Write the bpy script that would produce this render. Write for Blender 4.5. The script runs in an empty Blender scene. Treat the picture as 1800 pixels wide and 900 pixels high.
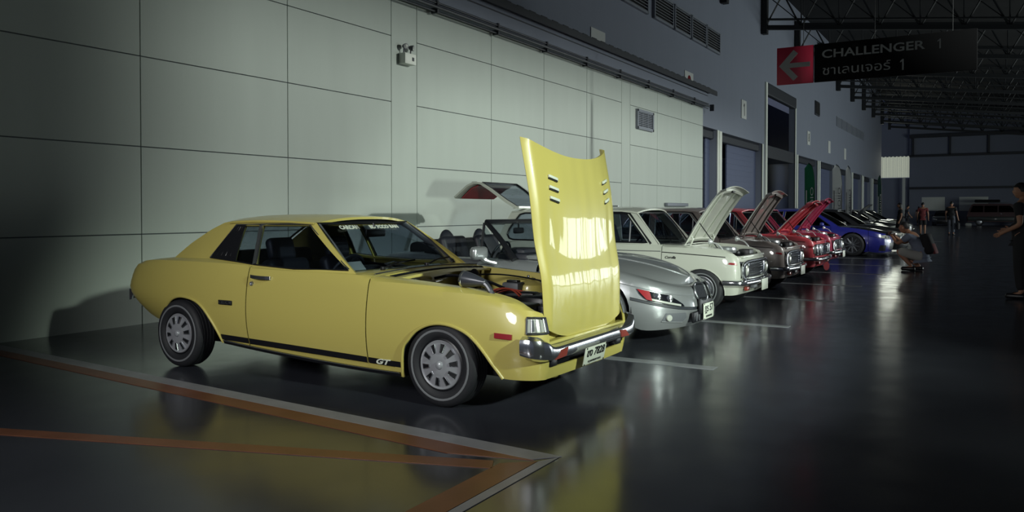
import bpy, bmesh, math, random
import numpy as np
from mathutils import Vector, Matrix
from mathutils.geometry import delaunay_2d_cdt

scene = bpy.context.scene
COL = scene.collection
random.seed(7)

# ------------------------------------------------------------------ camera
CAM_H = 1.32
FPX = 1414.0
YAW = math.atan((1750.0 - 900.0) / FPX)
PITCH = math.radians(1.0)
cam_data = bpy.data.cameras.new('camera')
cam_data.sensor_width = 36.0
cam_data.lens = FPX / 1800.0 * 36.0
cam_data.shift_y = -(450.0 - (371.0 + FPX * math.tan(PITCH))) / 1800.0
cam_data.clip_end = 400.0
cam = bpy.data.objects.new('camera', cam_data)
COL.objects.link(cam)
cam.location = (0.0, 0.0, CAM_H)
cam.rotation_euler = (math.pi / 2 - PITCH, 0.0, YAW)
scene.camera = cam

# ------------------------------------------------------------------ colour management, world, lights
scene.view_settings.view_transform = 'Standard'
scene.view_settings.look = 'None'
scene.view_settings.gamma = 1.0
scene.view_settings.use_curve_mapping = False
scene.view_settings.exposure = 0.0
scene.cycles.use_denoising = True
scene.cycles.max_bounces = 8

world = bpy.data.worlds.new('hall_ambient')
scene.world = world
world.use_nodes = True
world.node_tree.nodes['Background'].inputs['Color'].default_value = (0.40, 0.47, 0.70, 1)
world.node_tree.nodes['Background'].inputs['Strength'].default_value = 0.12


def lamp(name, kind, loc, target, energy, color, **kw):
    d = bpy.data.lights.new(name, kind)
    d.energy = energy
    d.color = color
    for k, v in kw.items():
        setattr(d, k, v)
    o = bpy.data.objects.new(name, d)
    COL.objects.link(o)
    o.location = loc
    o.rotation_euler = (Vector(target) - Vector(loc)).to_track_quat('-Z', 'Y').to_euler()
    return o


# added spots out of view, brightening the panelled wall and the first cars
lamp('added_wall_spot', 'SPOT', (8.0, 18.0, 7.0), (-8.5, 19.0, 1.8), 7300.0, (0.94, 1.0, 0.94),
     spot_size=math.radians(94), spot_blend=0.35, shadow_soft_size=0.16)  # added spot; its shuttered edge darkens the left end of the wall
lamp('added_aisle_spot', 'SPOT', (-3.2, -4.5, 4.2), (-3.6, 4.4, 0.8), 1850.0, (1.0, 1.0, 0.98),
     spot_size=math.radians(46), spot_blend=0.8, shadow_soft_size=1.2)  # added behind the camera to light the yellow coupe's flank
lamp('added_side_spot', 'SPOT', (7.0, 2.2, 4.9), (-2.6, 7.0, 0.9), 6300.0, (0.86, 1.0, 0.86),
     spot_size=math.radians(37), spot_blend=0.7, shadow_soft_size=0.2)  # added to brighten the raised yellow bonnet
lamp('added_low_spot', 'SPOT', (8.0, 0.5, 0.9), (-2.7, 8.4, 0.42), 4000.0, (0.88, 1.0, 0.88),
     spot_size=math.radians(22), spot_blend=0.6, shadow_soft_size=0.5)  # added to brighten the roadster's nose and bumper
# daylight through the open long side of the hall, and past the far end of the wall
lamp('daylight_opening', 'AREA', (13.0, 45.5, 1.5), (-8.0, 45.5, 1.4), 2900.0, (0.90, 1.0, 0.97),
     shape='RECTANGLE', size=40.0, size_y=2.5)
lamp('daylight_gap', 'AREA', (-9.6, 82.0, 5.6), (-8.4, 74.0, 4.6), 120.0, (0.95, 1.0, 0.85),
     shape='RECTANGLE', size=4.0, size_y=2.0)


# ------------------------------------------------------------------ materials
def lin(h):
    c = [((h >> s) & 255) / 255.0 for s in (16, 8, 0)]
    return tuple(x / 12.92 if x <= 0.04045 else ((x + 0.055) / 1.055) ** 2.4 for x in c)


def new_mat(name):
    m = bpy.data.materials.new(name)
    m.use_nodes = True
    return m, m.node_tree.nodes, m.node_tree.links, m.node_tree.nodes['Principled BSDF']


def mat(name, h, rough=0.5, metal=0.0, coat=0.0, noise=0.0, nscale=8.0, spec=None, bump=0.0):
    m, n, l, b = new_mat(name)
    c = lin(h)
    b.inputs['Base Color'].default_value = (*c, 1)
    b.inputs['Roughness'].default_value = rough
    b.inputs['Metallic'].default_value = metal
    b.inputs['Coat Weight'].default_value = coat
    b.inputs['Coat Roughness'].default_value = 0.04
    if spec is not None:
        b.inputs['Specular IOR Level'].default_value = spec
    if noise or bump:
        tc = n.new('ShaderNodeTexCoord')
        nz = n.new('ShaderNodeTexNoise')
        nz.inputs['Scale'].default_value = nscale
        nz.inputs['Detail'].default_value = 5.0
        l.new(tc.outputs['Object'], nz.inputs['Vector'])
        if noise:
            mx = n.new('ShaderNodeMix')
            mx.data_type = 'RGBA'
            mx.inputs['A'].default_value = (*[x * (1 - noise) for x in c], 1)
            mx.inputs['B'].default_value = (*[min(1, x * (1 + noise)) for x in c], 1)
            l.new(nz.outputs['Fac'], mx.inputs['Factor'])
            l.new(mx.outputs['Result'], b.inputs['Base Color'])
        if bump:
            bp = n.new('ShaderNodeBump')
            bp.inputs['Strength'].default_value = bump
            bp.inputs['Distance'].default_value = 0.01
            l.new(nz.outputs['Fac'], bp.inputs['Height'])
            l.new(bp.outputs['Normal'], b.inputs['Normal'])
    return m


def glass_mat(name, tint, gloss=1.0):
    m, n, l, b = new_mat(name)
    n.remove(b)
    out = n['Material Output']
    tr = n.new('ShaderNodeBsdfTransparent')
    tr.inputs['Color'].default_value = (*tint, 1)
    gl = n.new('ShaderNodeBsdfGlossy')
    gl.inputs['Roughness'].default_value = 0.02
    gl.inputs['Color'].default_value = (gloss, gloss, gloss, 1)
    fr = n.new('ShaderNodeLayerWeight')
    fr.inputs['Blend'].default_value = 0.5
    pw = n.new('ShaderNodeMath')
    pw.operation = 'POWER'
    pw.inputs[1].default_value = 4.5
    ma = n.new('ShaderNodeMath')
    ma.operation = 'MULTIPLY_ADD'
    ma.inputs[1].default_value = 0.85
    ma.inputs[2].default_value = 0.04
    l.new(fr.outputs['Facing'], pw.inputs[0])
    l.new(pw.outputs[0], ma.inputs[0])
    mx = n.new('ShaderNodeMixShader')
    l.new(ma.outputs[0], mx.inputs['Fac'])
    l.new(tr.outputs['BSDF'], mx.inputs[1])
    l.new(gl.outputs['BSDF'], mx.inputs[2])
    l.new(mx.outputs['Shader'], out.inputs['Surface'])
    return m


MT = {}


def paint(name, h, metal=0.0, rough=0.38):
    return mat(name, h, rough, metal, coat=0.9)


MT['yellow'] = mat('yellow paint', 0xBCAF5F, 0.38, 0.0, coat=0.55)
MT['silver'] = paint('silver metallic paint', 0xA2A4A8, 0.6, 0.30)
MT['white'] = paint('cream white paint', 0xB8BAB0)
MT['brown'] = paint('grey brown paint', 0x857C78)
MT['red'] = paint('red paint', 0xBC4650)
MT['crimson'] = paint('crimson paint', 0x982E4C)
MT['blue'] = paint('deep blue paint', 0x24277A, 0.0, 0.3)
MT['black_paint'] = paint('black paint', 0x15161A)
MT['far_silver'] = paint('far silver paint', 0xB4B8B8, 0.0, 0.35)
MT['far_white'] = paint('far white paint', 0xB0B2AC)
MT['far_dark'] = paint('far charcoal paint', 0x2A2C30)
MT['van_maroon'] = paint('maroon paint', 0x3A1418)
MT['van_grey'] = paint('grey green paint', 0x2E3432)
MT['chrome'] = mat('chrome', 0xC8CAD0, 0.15, 0.95)
MT['dull_chrome'] = mat('brushed steel', 0xA6A8AC, 0.30, 0.7)
MT['rubber'] = mat('tyre rubber', 0x1C1D22, 0.65, noise=0.15, nscale=30)
MT['whitewall'] = mat('grey sidewall ring', 0x6E7074, 0.6)
MT['hubcap'] = mat('silver hubcap', 0x9A9CA2, 0.32, 0.25)
MT['black'] = mat('black trim', 0x101116, 0.4)
MT['satin_black'] = mat('satin black stripe', 0x141419, 0.35)
MT['dark'] = mat('dark underside', 0x0A0B0E, 0.9)
MT['vinyl'] = mat('dark vinyl', 0x1B1D26, 0.5, noise=0.1, nscale=20)
MT['cloth_roof'] = mat('black canvas', 0x15161B, 0.8)
MT['glass'] = glass_mat('window glass', (0.66, 0.70, 0.76))
MT['clear_glass'] = glass_mat('windscreen glass', (0.74, 0.78, 0.80))
MT['dark_glass'] = glass_mat('tinted glass', (0.10, 0.11, 0.14))
MT['lens'] = mat('clear lamp lens', 0xC9CCC4, 0.15, 0.35, coat=1.0)
MT['lens_red'] = mat('red lamp lens', 0x8E2028, 0.25, coat=0.8)
MT['lens_orange'] = mat('orange lamp lens', 0x8C3A30, 0.25, coat=0.8)
MT['plate'] = mat('white number plate', 0xC8CCC0, 0.45)
MT['ink'] = mat('black lettering', 0x111214, 0.6)
MT['hose'] = mat('orange red hose', 0xB04A38, 0.45)
MT['grey_plastic'] = mat('grey plastic', 0x5A5C62, 0.5)
MT['sticker'] = mat('pale sticker', 0xAEB2B8, 0.6)
MT['grille'] = mat('grille mesh', 0x4A4C54, 0.45, 0.3)
MT['mirror_shell'] = mat('dark mirror shell', 0x3C3E46, 0.3, 0.2)
MT['bright_metal'] = mat('bright polished metal', 0xC4C6C8, 0.25, 0.35)
MT['lamp_dark'] = mat('dark lamp interior behind glass', 0x16171C, 0.12, spec=0.3)
MT['skin'] = mat('skin', 0x9A7058, 0.6)
MT['hair'] = mat('black hair', 0x0D0C0E, 0.6)


# ------------------------------------------------------------------ geometry helpers
def pchip(pts):
    xs = np.array([p[0] for p in pts], float)
    ys = np.array([p[1] for p in pts], float)
    h = np.diff(xs)
    d = np.diff(ys) / h
    m = np.zeros(len(xs))
    m[0], m[-1] = d[0], d[-1]
    for i in range(1, len(xs) - 1):
        if d[i - 1] * d[i] > 0:
            w1, w2 = 2 * h[i] + h[i - 1], h[i] + 2 * h[i - 1]
            m[i] = (w1 + w2) / (w1 / d[i - 1] + w2 / d[i])

    def f(x):
        x = min(max(x, xs[0]), xs[-1])
        i = min(max(int(np.searchsorted(xs, x)) - 1, 0), len(h) - 1)
        t = (x - xs[i]) / h[i]
        a, b = ys[i], ys[i + 1]
        return ((2 * t ** 3 - 3 * t ** 2 + 1) * a + (t ** 3 - 2 * t ** 2 + t) * h[i] * m[i]
                + (-2 * t ** 3 + 3 * t ** 2) * b + (t ** 3 - t ** 2) * h[i] * m[i + 1])
    return f


def smooth_line(pts, n=10, closed=False):
    """Catmull-Rom through points of any dimension."""
    P = [np.array(p, float) for p in pts]
    out = []
    N = len(P)
    rng = range(N) if closed else range(N - 1)
    for i in rng:
        if closed:
            a, b, c, d = P[i - 1], P[i], P[(i + 1) % N], P[(i + 2) % N]
        else:
            b, c = P[i], P[i + 1]
            a = P[i - 1] if i > 0 else 2 * b - c
            d = P[i + 2] if i + 2 < N else 2 * c - b
        for k in range(n):
            t = k / n
            out.append(0.5 * ((2 * b) + (c - a) * t + (2 * a - 5 * b + 4 * c - d) * t * t
                              + (3 * b - a - 3 * c + d) * t ** 3))
    if not closed:
        out.append(P[-1])
    return [tuple(p) for p in out]


def inside(px, py, poly):
    r = np.zeros(len(px), bool)
    n = len(poly)
    for i in range(n):
        x1, y1 = poly[i]
        x2, y2 = poly[(i + 1) % n]
        if y1 == y2:
            continue
        c = ((y1 > py) != (y2 > py)) & (px < (x2 - x1) * (py - y1) / (y2 - y1) + x1)
        r ^= c
    return r


def seg_dist(px, py, poly):
    best = np.full(len(px), 1e9)
    n = len(poly)
    for i in range(n):
        x1, y1 = poly[i]
        x2, y2 = poly[(i + 1) % n]
        dx, dy = x2 - x1, y2 - y1
        L = dx * dx + dy * dy + 1e-12
        t = np.clip(((px - x1) * dx + (py - y1) * dy) / L, 0, 1)
        best = np.minimum(best, np.hypot(px - x1 - t * dx, py - y1 - t * dy))
    return best


def densify(poly, step):
    out = []
    n = len(poly)
    for i in range(n):
        a, b = poly[i], poly[(i + 1) % n]
        L = math.hypot(b[0] - a[0], b[1] - a[1])
        k = max(1, int(math.ceil(L / step)))
        for j in range(k):
            t = j / k
            out.append((a[0] + (b[0] - a[0]) * t, a[1] + (b[1] - a[1]) * t))
    return out


def triangulate(outer, holes, dx, dz):
    st = min(dx, dz)
    loops = [densify(outer, st)] + [densify(h, st) for h in holes]
    verts, edges = [], []
    for lp in loops:
        k = len(verts)
        verts += [Vector(p) for p in lp]
        edges += [(k + i, k + (i + 1) % len(lp)) for i in range(len(lp))]
    xs = [p[0] for p in outer]
    zs = [p[1] for p in outer]
    gx = np.arange(min(xs) + dx * 0.5, max(xs), dx)
    gz = np.arange(min(zs) + dz * 0.5, max(zs), dz)
    if len(gx) and len(gz):
        X, Z = np.meshgrid(gx, gz)
        X, Z = X.ravel(), Z.ravel()
        ok = inside(X, Z, loops[0])
        for lp in loops[1:]:
            ok &= ~inside(X, Z, lp)
        X, Z = X[ok], Z[ok]
        ok = np.ones(len(X), bool)
        for lp in loops:
            ok &= seg_dist(X, Z, lp) > 0.4 * st
        verts += [Vector((x, z)) for x, z in zip(X[ok], Z[ok])]
    v, e, f, *_ = delaunay_2d_cdt(verts, edges, [], 0, 1e-6)
    tri = np.array([list(t) for t in f if len(t) == 3], int)
    V = np.array([(p[0], p[1]) for p in v])
    c = V[tri].mean(axis=1)
    ok = inside(c[:, 0], c[:, 1], loops[0])
    for lp in loops[1:]:
        ok &= ~inside(c[:, 0], c[:, 1], lp)
    return V, tri[ok]


class M:
    """Collects shapes into one mesh."""

    def __init__(s):
        s.v, s.f = [], []

    def add(s, vs, fs, mx=None):
        k = len(s.v)
        if mx is not None:
            vs = [mx @ Vector(p) for p in vs]
        s.v += [tuple(p) for p in vs]
        s.f += [tuple(k + i for i in f) for f in fs]
        return s

    def bm(s, b, mx=None):
        b.verts.ensure_lookup_table()
        b.verts.index_update()
        s.add([p.co for p in b.verts], [[q.index for q in f.verts] for f in b.faces], mx)
        b.free()
        return s

    def box(s, c, size, r=0.0, rot=None, seg=2, taper=None):
        b = bmesh.new()
        bmesh.ops.create_cube(b, size=1.0)
        for p in b.verts:
            if taper and p.co.z > 0:
                p.co.x *= taper[0]
                p.co.y *= taper[1]
            p.co = Vector((p.co.x * size[0], p.co.y * size[1], p.co.z * size[2]))
        if r > 0:
            bmesh.ops.bevel(b, geom=b.edges[:], offset=min(r, 0.49 * min(size)), segments=seg, affect='EDGES', profile=0.5)
        mx = Matrix.Translation(c)
        if rot is not None:
            mx = mx @ (rot if isinstance(rot, Matrix) else Matrix.Rotation(rot[1], 4, rot[0]))
        return s.bm(b, mx)

    def tube(s, pts, r, n=8, cap=True, closed=False):
        P = [Vector(p) for p in pts]
        N = len(P)
        rs = r if isinstance(r, (list, tuple)) else [r] * N
        rings = []
        prev = None
        for i, p in enumerate(P):
            if closed:
                d = (P[(i + 1) % N] - P[i - 1])
            else:
                d = (P[min(i + 1, N - 1)] - P[max(i - 1, 0)])
            d.normalize()
            if prev is None:
                u = d.cross(Vector((0, 0, 1)))
                if u.length < 1e-3:
                    u = d.cross(Vector((1, 0, 0)))
            else:
                u = prev - d * prev.dot(d)
            u.normalize()
            prev = u
            w = d.cross(u)
            rings.append([p + (u * math.cos(a) + w * math.sin(a)) * rs[i] for a in [2 * math.pi * k / n for k in range(n)]])
        vs = [q for ring in rings for q in ring]
        fs = []
        for i in range(N if closed else N - 1):
            a, b = i * n, ((i + 1) % N) * n
            for k in range(n):
                fs.append((a + k, a + (k + 1) % n, b + (k + 1) % n, b + k))
        if cap and not closed:
            fs.append(tuple(range(n))[::-1])
            fs.append(tuple((N - 1) * n + k for k in range(n)))
        return s.add(vs, fs)

    def bar(s, pts, sec, closed=False, up=(0, 0, 1)):
        """Sweep a 2D section (side, up) along points."""
        P = [Vector(p) for p in pts]
        N, n = len(P), len(sec)
        up = Vector(up)
        vs, fs = [], []
        for i, p in enumerate(P):
            d = (P[(i + 1) % N] - P[i - 1]) if closed else (P[min(i + 1, N - 1)] - P[max(i - 1, 0)])
            d.normalize()
            sd = d.cross(up).normalized()
            w = sd.cross(d).normalized()
            vs += [p + sd * a + w * b for a, b in sec]
        for i in range(N if closed else N - 1):
            a, b = i * n, ((i + 1) % N) * n
            for k in range(n):
                fs.append((a + k, a + (k + 1) % n, b + (k + 1) % n, b + k))
        if not closed:
            fs.append(tuple(range(n))[::-1])
            fs.append(tuple((N - 1) * n + k for k in range(n)))
        return s.add(vs, fs)

    def lathe(s, prof, c=(0, 0, 0), axis=(0, 1, 0), n=32, close=False, cap=False):
        """prof: (radius, along)"""
        ax = Vector(axis).normalized()
        q = Vector((0, 0, 1)).rotation_difference(ax).to_matrix()
        vs, fs = [], []
        m = len(prof)
        for k in range(n):
            a = 2 * math.pi * k / n
            for r, h in prof:
                vs.append(Vector(c) + q @ Vector((r * math.cos(a), r * math.sin(a), h)))
        for k in range(n):
            a, b = k * m, ((k + 1) % n) * m
            for i in range(m if close else m - 1):
                j = (i + 1) % m
                fs.append((a + i, a + j, b + j, b + i))
        if cap:
            if prof[0][0] > 1e-6:
                fs.append(tuple(k * m for k in range(n)))
            if prof[-1][0] > 1e-6:
                fs.append(tuple(k * m + m - 1 for k in range(n))[::-1])
        return s.add(vs, fs)

    def grid(s, fn, nu, nv, thick=0.0, out=(0, 0, 1)):
        P = [[Vector(fn(i / nu, j / nv)) for j in range(nv + 1)] for i in range(nu + 1)]
        vs = [p for r in P for p in r]
        fs = []
        w = nv + 1
        for i in range(nu):
            for j in range(nv):
                fs.append((i * w + j, (i + 1) * w + j, (i + 1) * w + j + 1, i * w + j + 1))
        return s.shell(vs, fs, thick, lambda p: Vector(out))

    def shell(s, vs, fs, thick, outf):
        vs = [Vector(p) for p in vs]
        nr = [Vector((0, 0, 0)) for _ in vs]
        tot = 0.0
        for f in fs:
            a, b, c = vs[f[0]], vs[f[1]], vs[f[2]]
            k = (b - a).cross(c - a)
            if len(f) == 4:
                k += (c - a).cross(vs[f[3]] - a)
            tot += k.dot(outf((a + b + c) / 3))
            for i in f:
                nr[i] += k
        if tot < 0:
            fs = [tuple(reversed(f)) for f in fs]
            nr = [-k for k in nr]
        if thick <= 0:
            return s.add(vs, fs)
        nr = [k.normalized() if k.length > 1e-12 else Vector((0, 0, 0)) for k in nr]
        n = len(vs)
        allv = vs + [p - k * thick for p, k in zip(vs, nr)]
        allf = list(fs) + [tuple(n + i for i in reversed(f)) for f in fs]
        cnt = {}
        for f in fs:
            for i in range(len(f)):
                a, b = f[i], f[(i + 1) % len(f)]
                cnt[(a, b)] = 1
        for (a, b) in cnt:
            if (b, a) not in cnt:
                allf.append((b, a, n + a, n + b))
        return s.add(allv, allf)

    def prism(s, poly, vec, fn=None):
        """poly: list of 3D points, extruded by vec"""
        k = len(poly)
        a = [Vector(p) for p in poly]
        b = [p + Vector(vec) for p in a]
        fs = [tuple(range(k))[::-1], tuple(range(k, 2 * k))]
        fs += [(i, (i + 1) % k, k + (i + 1) % k, k + i) for i in range(k)]
        return s.add(a + b, fs)

    def panel(s, outer, holes, fn, dx, dz, thick, outf):
        V, T = triangulate(outer, holes, dx, dz)
        return s.shell([fn(x, z) for x, z in V], [tuple(t) for t in T], thick, outf)

    def out(s, name, material, parent=None, loc=(0, 0, 0), angle=32, smooth=True, recalc=True, label=None):
        me = bpy.data.meshes.new(name)
        me.from_pydata(s.v, [], s.f)
        b = bmesh.new()
        b.from_mesh(me)
        if recalc:
            bmesh.ops.recalc_face_normals(b, faces=b.faces[:])
        if smooth:
            ca = math.radians(angle)
            for f in b.faces:
                f.smooth = True
            for e in b.edges:
                if len(e.link_faces) == 2 and e.calc_face_angle(0) > ca:
                    e.smooth = False
        b.to_mesh(me)
        b.free()
        me.materials.append(MT[material] if isinstance(material, str) else material)
        o = bpy.data.objects.new(name, me)
        COL.objects.link(o)
        o.location = loc
        if parent is not None:
            o.parent = parent
        if label:
            o['label'] = label
        return o


def thing(name, label, cat, loc=(0, 0, 0), rz=0.0, group=None):
    o = bpy.data.objects.new(name, None)
    o.empty_display_size = 0.2
    COL.objects.link(o)
    o.location = loc
    o.rotation_euler = (0, 0, rz)
    return tag(o, label, cat, group)


def tag(o, label, cat, group=None):
    o['label'] = label
    o['category'] = cat
    if group:
        o['group'] = group
    return o


def struct(o):
    o['kind'] = 'structure'
    return o


def copy_tree(o, parent=None):
    c = o.copy()
    COL.objects.link(c)
    if parent is not None:
        c.parent = parent
    for ch in list(o.children):
        copy_tree(ch, c)
    return c


FACE_X = Matrix(((0, 0, 1, 0), (1, 0, 0, 0), (0, 1, 0, 0), (0, 0, 0, 1)))      # read from +X
FACE_NY = Matrix(((1, 0, 0, 0), (0, 0, -1, 0), (0, 1, 0, 0), (0, 0, 0, 1)))    # read from -Y


def text(name, body, size, mx, material, parent=None, depth=0.0015, width=None, bold=0.0, shear=0.0, spacing=1.0, align='CENTER'):
    cu = bpy.data.curves.new(name, 'FONT')
    cu.body = body
    cu.size = size
    cu.extrude = depth
    cu.offset = bold
    cu.shear = shear
    cu.space_character = spacing
    cu.align_x = align
    cu.align_y = 'CENTER'
    cu.resolution_u = 3
    t = bpy.data.objects.new(name, cu)
    COL.objects.link(t)
    dg = bpy.context.evaluated_depsgraph_get()
    dg.update()
    me = bpy.data.meshes.new_from_object(t.evaluated_get(dg))
    bpy.data.objects.remove(t)
    bpy.data.curves.remove(cu)
    if width and len(me.vertices):
        xs = [p.co.x for p in me.vertices]
        k = width / max(1e-6, max(xs) - min(xs))
        for p in me.vertices:
            p.co.x *= k
    me.transform(mx)
    me.materials.clear()
    me.materials.append(MT[material])
    o = bpy.data.objects.new(name, me)
    COL.objects.link(o)
    if parent is not None:
        o.parent = parent
    return o


# ------------------------------------------------------------------ the hall
def floor_mat():
    m, n, l, b = new_mat('dark epoxy floor')
    tc = n.new('ShaderNodeTexCoord')
    nz = n.new('ShaderNodeTexNoise')
    nz.inputs['Scale'].default_value = 0.9
    nz.inputs['Detail'].default_value = 8.0
    l.new(tc.outputs['Object'], nz.inputs['Vector'])
    cr = n.new('ShaderNodeValToRGB')
    cr.color_ramp.elements[0].position = 0.3
    cr.color_ramp.elements[0].color = (0.026, 0.028, 0.038, 1)
    cr.color_ramp.elements[1].position = 0.75
    cr.color_ramp.elements[1].color = (0.046, 0.049, 0.062, 1)
    l.new(nz.outputs['Fac'], cr.inputs['Fac'])
    l.new(cr.outputs['Color'], b.inputs['Base Color'])
    n2 = n.new('ShaderNodeTexNoise')
    n2.inputs['Scale'].default_value = 3.0
    n2.inputs['Detail'].default_value = 6.0
    l.new(tc.outputs['Object'], n2.inputs['Vector'])
    r2 = n.new('ShaderNodeMapRange')
    r2.inputs['To Min'].default_value = 0.10
    r2.inputs['To Max'].default_value = 0.26
    l.new(n2.outputs['Fac'], r2.inputs['Value'])
    l.new(r2.outputs['Result'], b.inputs['Roughness'])
    n3 = n.new('ShaderNodeTexNoise')
    n3.inputs['Scale'].default_value = 1.6
    n3.inputs['Detail'].default_value = 2.0
    l.new(tc.outputs['Object'], n3.inputs['Vector'])
    bp = n.new('ShaderNodeBump')
    bp.inputs['Strength'].default_value = 0.10
    bp.inputs['Distance'].default_value = 0.02
    l.new(n3.outputs['Fac'], bp.inputs['Height'])
    l.new(bp.outputs['Normal'], b.inputs['Normal'])
    b.inputs['Specular IOR Level'].default_value = 0.55
    return m


def wall_mat(name, h, streak=0.06):
    m, n, l, b = new_mat(name)
    c = lin(h)
    tc = n.new('ShaderNodeTexCoord')
    mp = n.new('ShaderNodeMapping')
    mp.inputs['Scale'].default_value = (1.0, 2.2, 0.35)
    l.new(tc.outputs['Object'], mp.inputs['Vector'])
    nz = n.new('ShaderNodeTexNoise')
    nz.inputs['Scale'].default_value = 1.3
    nz.inputs['Detail'].default_value = 6.0
    l.new(mp.outputs['Vector'], nz.inputs['Vector'])
    mx = n.new('ShaderNodeMix')
    mx.data_type = 'RGBA'
    mx.inputs['A'].default_value = (*[x * (1 - streak) for x in c], 1)
    mx.inputs['B'].default_value = (*[x * (1 + streak) for x in c], 1)
    l.new(nz.outputs['Fac'], mx.inputs['Factor'])
    l.new(mx.outputs['Result'], b.inputs['Base Color'])
    b.inputs['Roughness'].default_value = 0.75
    return m


MT['floor'] = floor_mat()
MT['panel_wall'] = wall_mat('pale wall panels', 0xB4BCB4)
MT['joint'] = mat('panel joint', 0x565C5E, 0.8)
MT['upper_wall'] = wall_mat('grey wall', 0x7C8290, 0.05)
MT['shutter'] = mat('grey blue shutter', 0x525A74, 0.5, noise=0.05)
MT['jamb'] = mat('pale jamb', 0xDCE0D6, 0.6)
MT['roof_sheet'] = mat('dark roof sheet', 0x0A0B0D, 0.8)
MT['truss'] = mat('dark steel', 0x16191C, 0.6)
MT['dark_metal'] = mat('dark flashing', 0x2A2D34, 0.5)
MT['louvre'] = mat('louvre blade', 0x7E838C, 0.5)
MT['sign_red'] = mat('red sign panel', 0xA81E3C, 0.5)
MT['sign_black'] = mat('black sign panel', 0x08080B, 0.9, spec=0.2)
MT['sign_white'] = mat('white sign lettering', 0x9A9C9C, 0.6)
MT['paper'] = mat('white paper', 0xC6C8C4, 0.7)
MT['paint_grey'] = mat('worn grey line paint', 0x8C8E94, 0.35, noise=0.35, nscale=5)
MT['paint_orange'] = mat('worn orange line paint', 0x764A34, 0.35, noise=0.4, nscale=4)
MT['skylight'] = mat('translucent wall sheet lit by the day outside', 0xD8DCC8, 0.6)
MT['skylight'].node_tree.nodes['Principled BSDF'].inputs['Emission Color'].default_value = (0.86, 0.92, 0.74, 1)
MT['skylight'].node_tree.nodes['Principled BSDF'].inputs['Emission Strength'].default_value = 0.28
MT['flag_green'] = mat('green flag cloth', 0x0F6A44, 0.7)
MT['flag_white'] = mat('white flag cloth', 0xDADCDA, 0.7)
MT['flag_dark'] = mat('dark green flag cloth', 0x10342C, 0.7)

XP = -8.53     # face of the pale panelled wall
XU = -8.75     # face of the grey upper wall
# floor
struct(M().box((2.0, 45.0, -0.1), (30.0, 110.0, 0.2)).out('floor', 'floor', smooth=False))

# pale panelled wall with real joints
YJ = [-8.0, -1.0, 1.25, 3.5, 5.81, 8.08, 10.34, 11.02, 13.4, 15.55, 17.72, 19.83, 20.42, 22.46, 24.55, 26.75]
ZJ = [0.0, 1.05, 2.07, 3.12, 4.2, 4.86]
w = M()
for i in range(len(YJ) - 1):
    zl = [0.0, 4.86] if YJ[i] in (10.34, 19.83) else ZJ
    for j in range(len(zl) - 1):
        g = 0.007
        a, b = YJ[i] + g, YJ[i + 1] - g
        c, d = zl[j] + g * (j > 0), zl[j + 1] - g
        w.box((XP - 0.05, (a + b) / 2, (c + d) / 2), (0.10, b - a, d - c))
wl = struct(w.out('wall_left', 'panel_wall', smooth=False))
struct(M().box((XP - 0.135, 9.3, 2.45), (0.23, 34.9, 4.9)).out('trim_1', 'joint', wl, smooth=False))
# fascia beam, cap and rails on top of the panels
bm_ = M().box((-8.55, 9.35, 5.12), (0.3, 34.9, 0.52))
struct(bm_.out('trim_2', 'upper_wall', smooth=False))
m = M().box((-8.50, 9.7, 5.42), (0.46, 35.6, 0.06)).box((-8.28, 9.7, 5.36), (0.04, 35.6, 0.14))
for k in range(70):
    m.box((-8.29, -7.9 + k * 0.5, 5.455), (0.05, 0.25, 0.02))
struct(m.out('trim_3', 'dark_metal', smooth=False))
m = M()
for z, x, r in ((4.87, -8.36, 0.035), (4.95, -8.38, 0.02), (4.80, -8.40, 0.018)):
    m.tube([(x, -8, z), (x, 26.9, z)], r, 8)
for k in range(18):
    m.box((-8.42, -6.6 + k * 2.0, 4.88), (0.14, 0.05, 0.22))
struct(m.out('trim_4', 'dark_metal'))
struct(M().tube([(-8.39, -8, 5.22), (-8.39, 26.8, 5.22)], 0.012, 6).out('trim_5', 'dark_metal'))

# grey upper wall with the doorways
DOORS = [(26.85, 29.1, 4.28), (29.5, 35.7, 4.25), (36.4, 42.4, 7.0), (42.9, 48.4, 4.2), (49.0, 54.0, 4.2),
         (54.6, 59.6, 4.1), (61.4, 66.2, 4.05), (66.9, 71.4, 4.0), (72.5, 77.6, 4.0)]
m = M()


def wbox(m, y0, y1, z0, z1, x0=XU - 0.3, x1=XU):
    m.box(((x0 + x1) / 2, (y0 + y1) / 2, (z0 + z1) / 2), (x1 - x0, y1 - y0, z1 - z0))


wbox(m, -10, 26.85, 4.9, 12.5)
prev = 26.85
for y0, y1, zt in DOORS:
    if y0 > prev:
        wbox(m, prev, y0, 0, 12.5)
    wbox(m, y0, y1, zt, 12.5)
    prev = y1
wbox(m, 77.6, 78.3, 0, 12.5)
struct(m.out('wall_upper', 'upper_wall', smooth=False))
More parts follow.
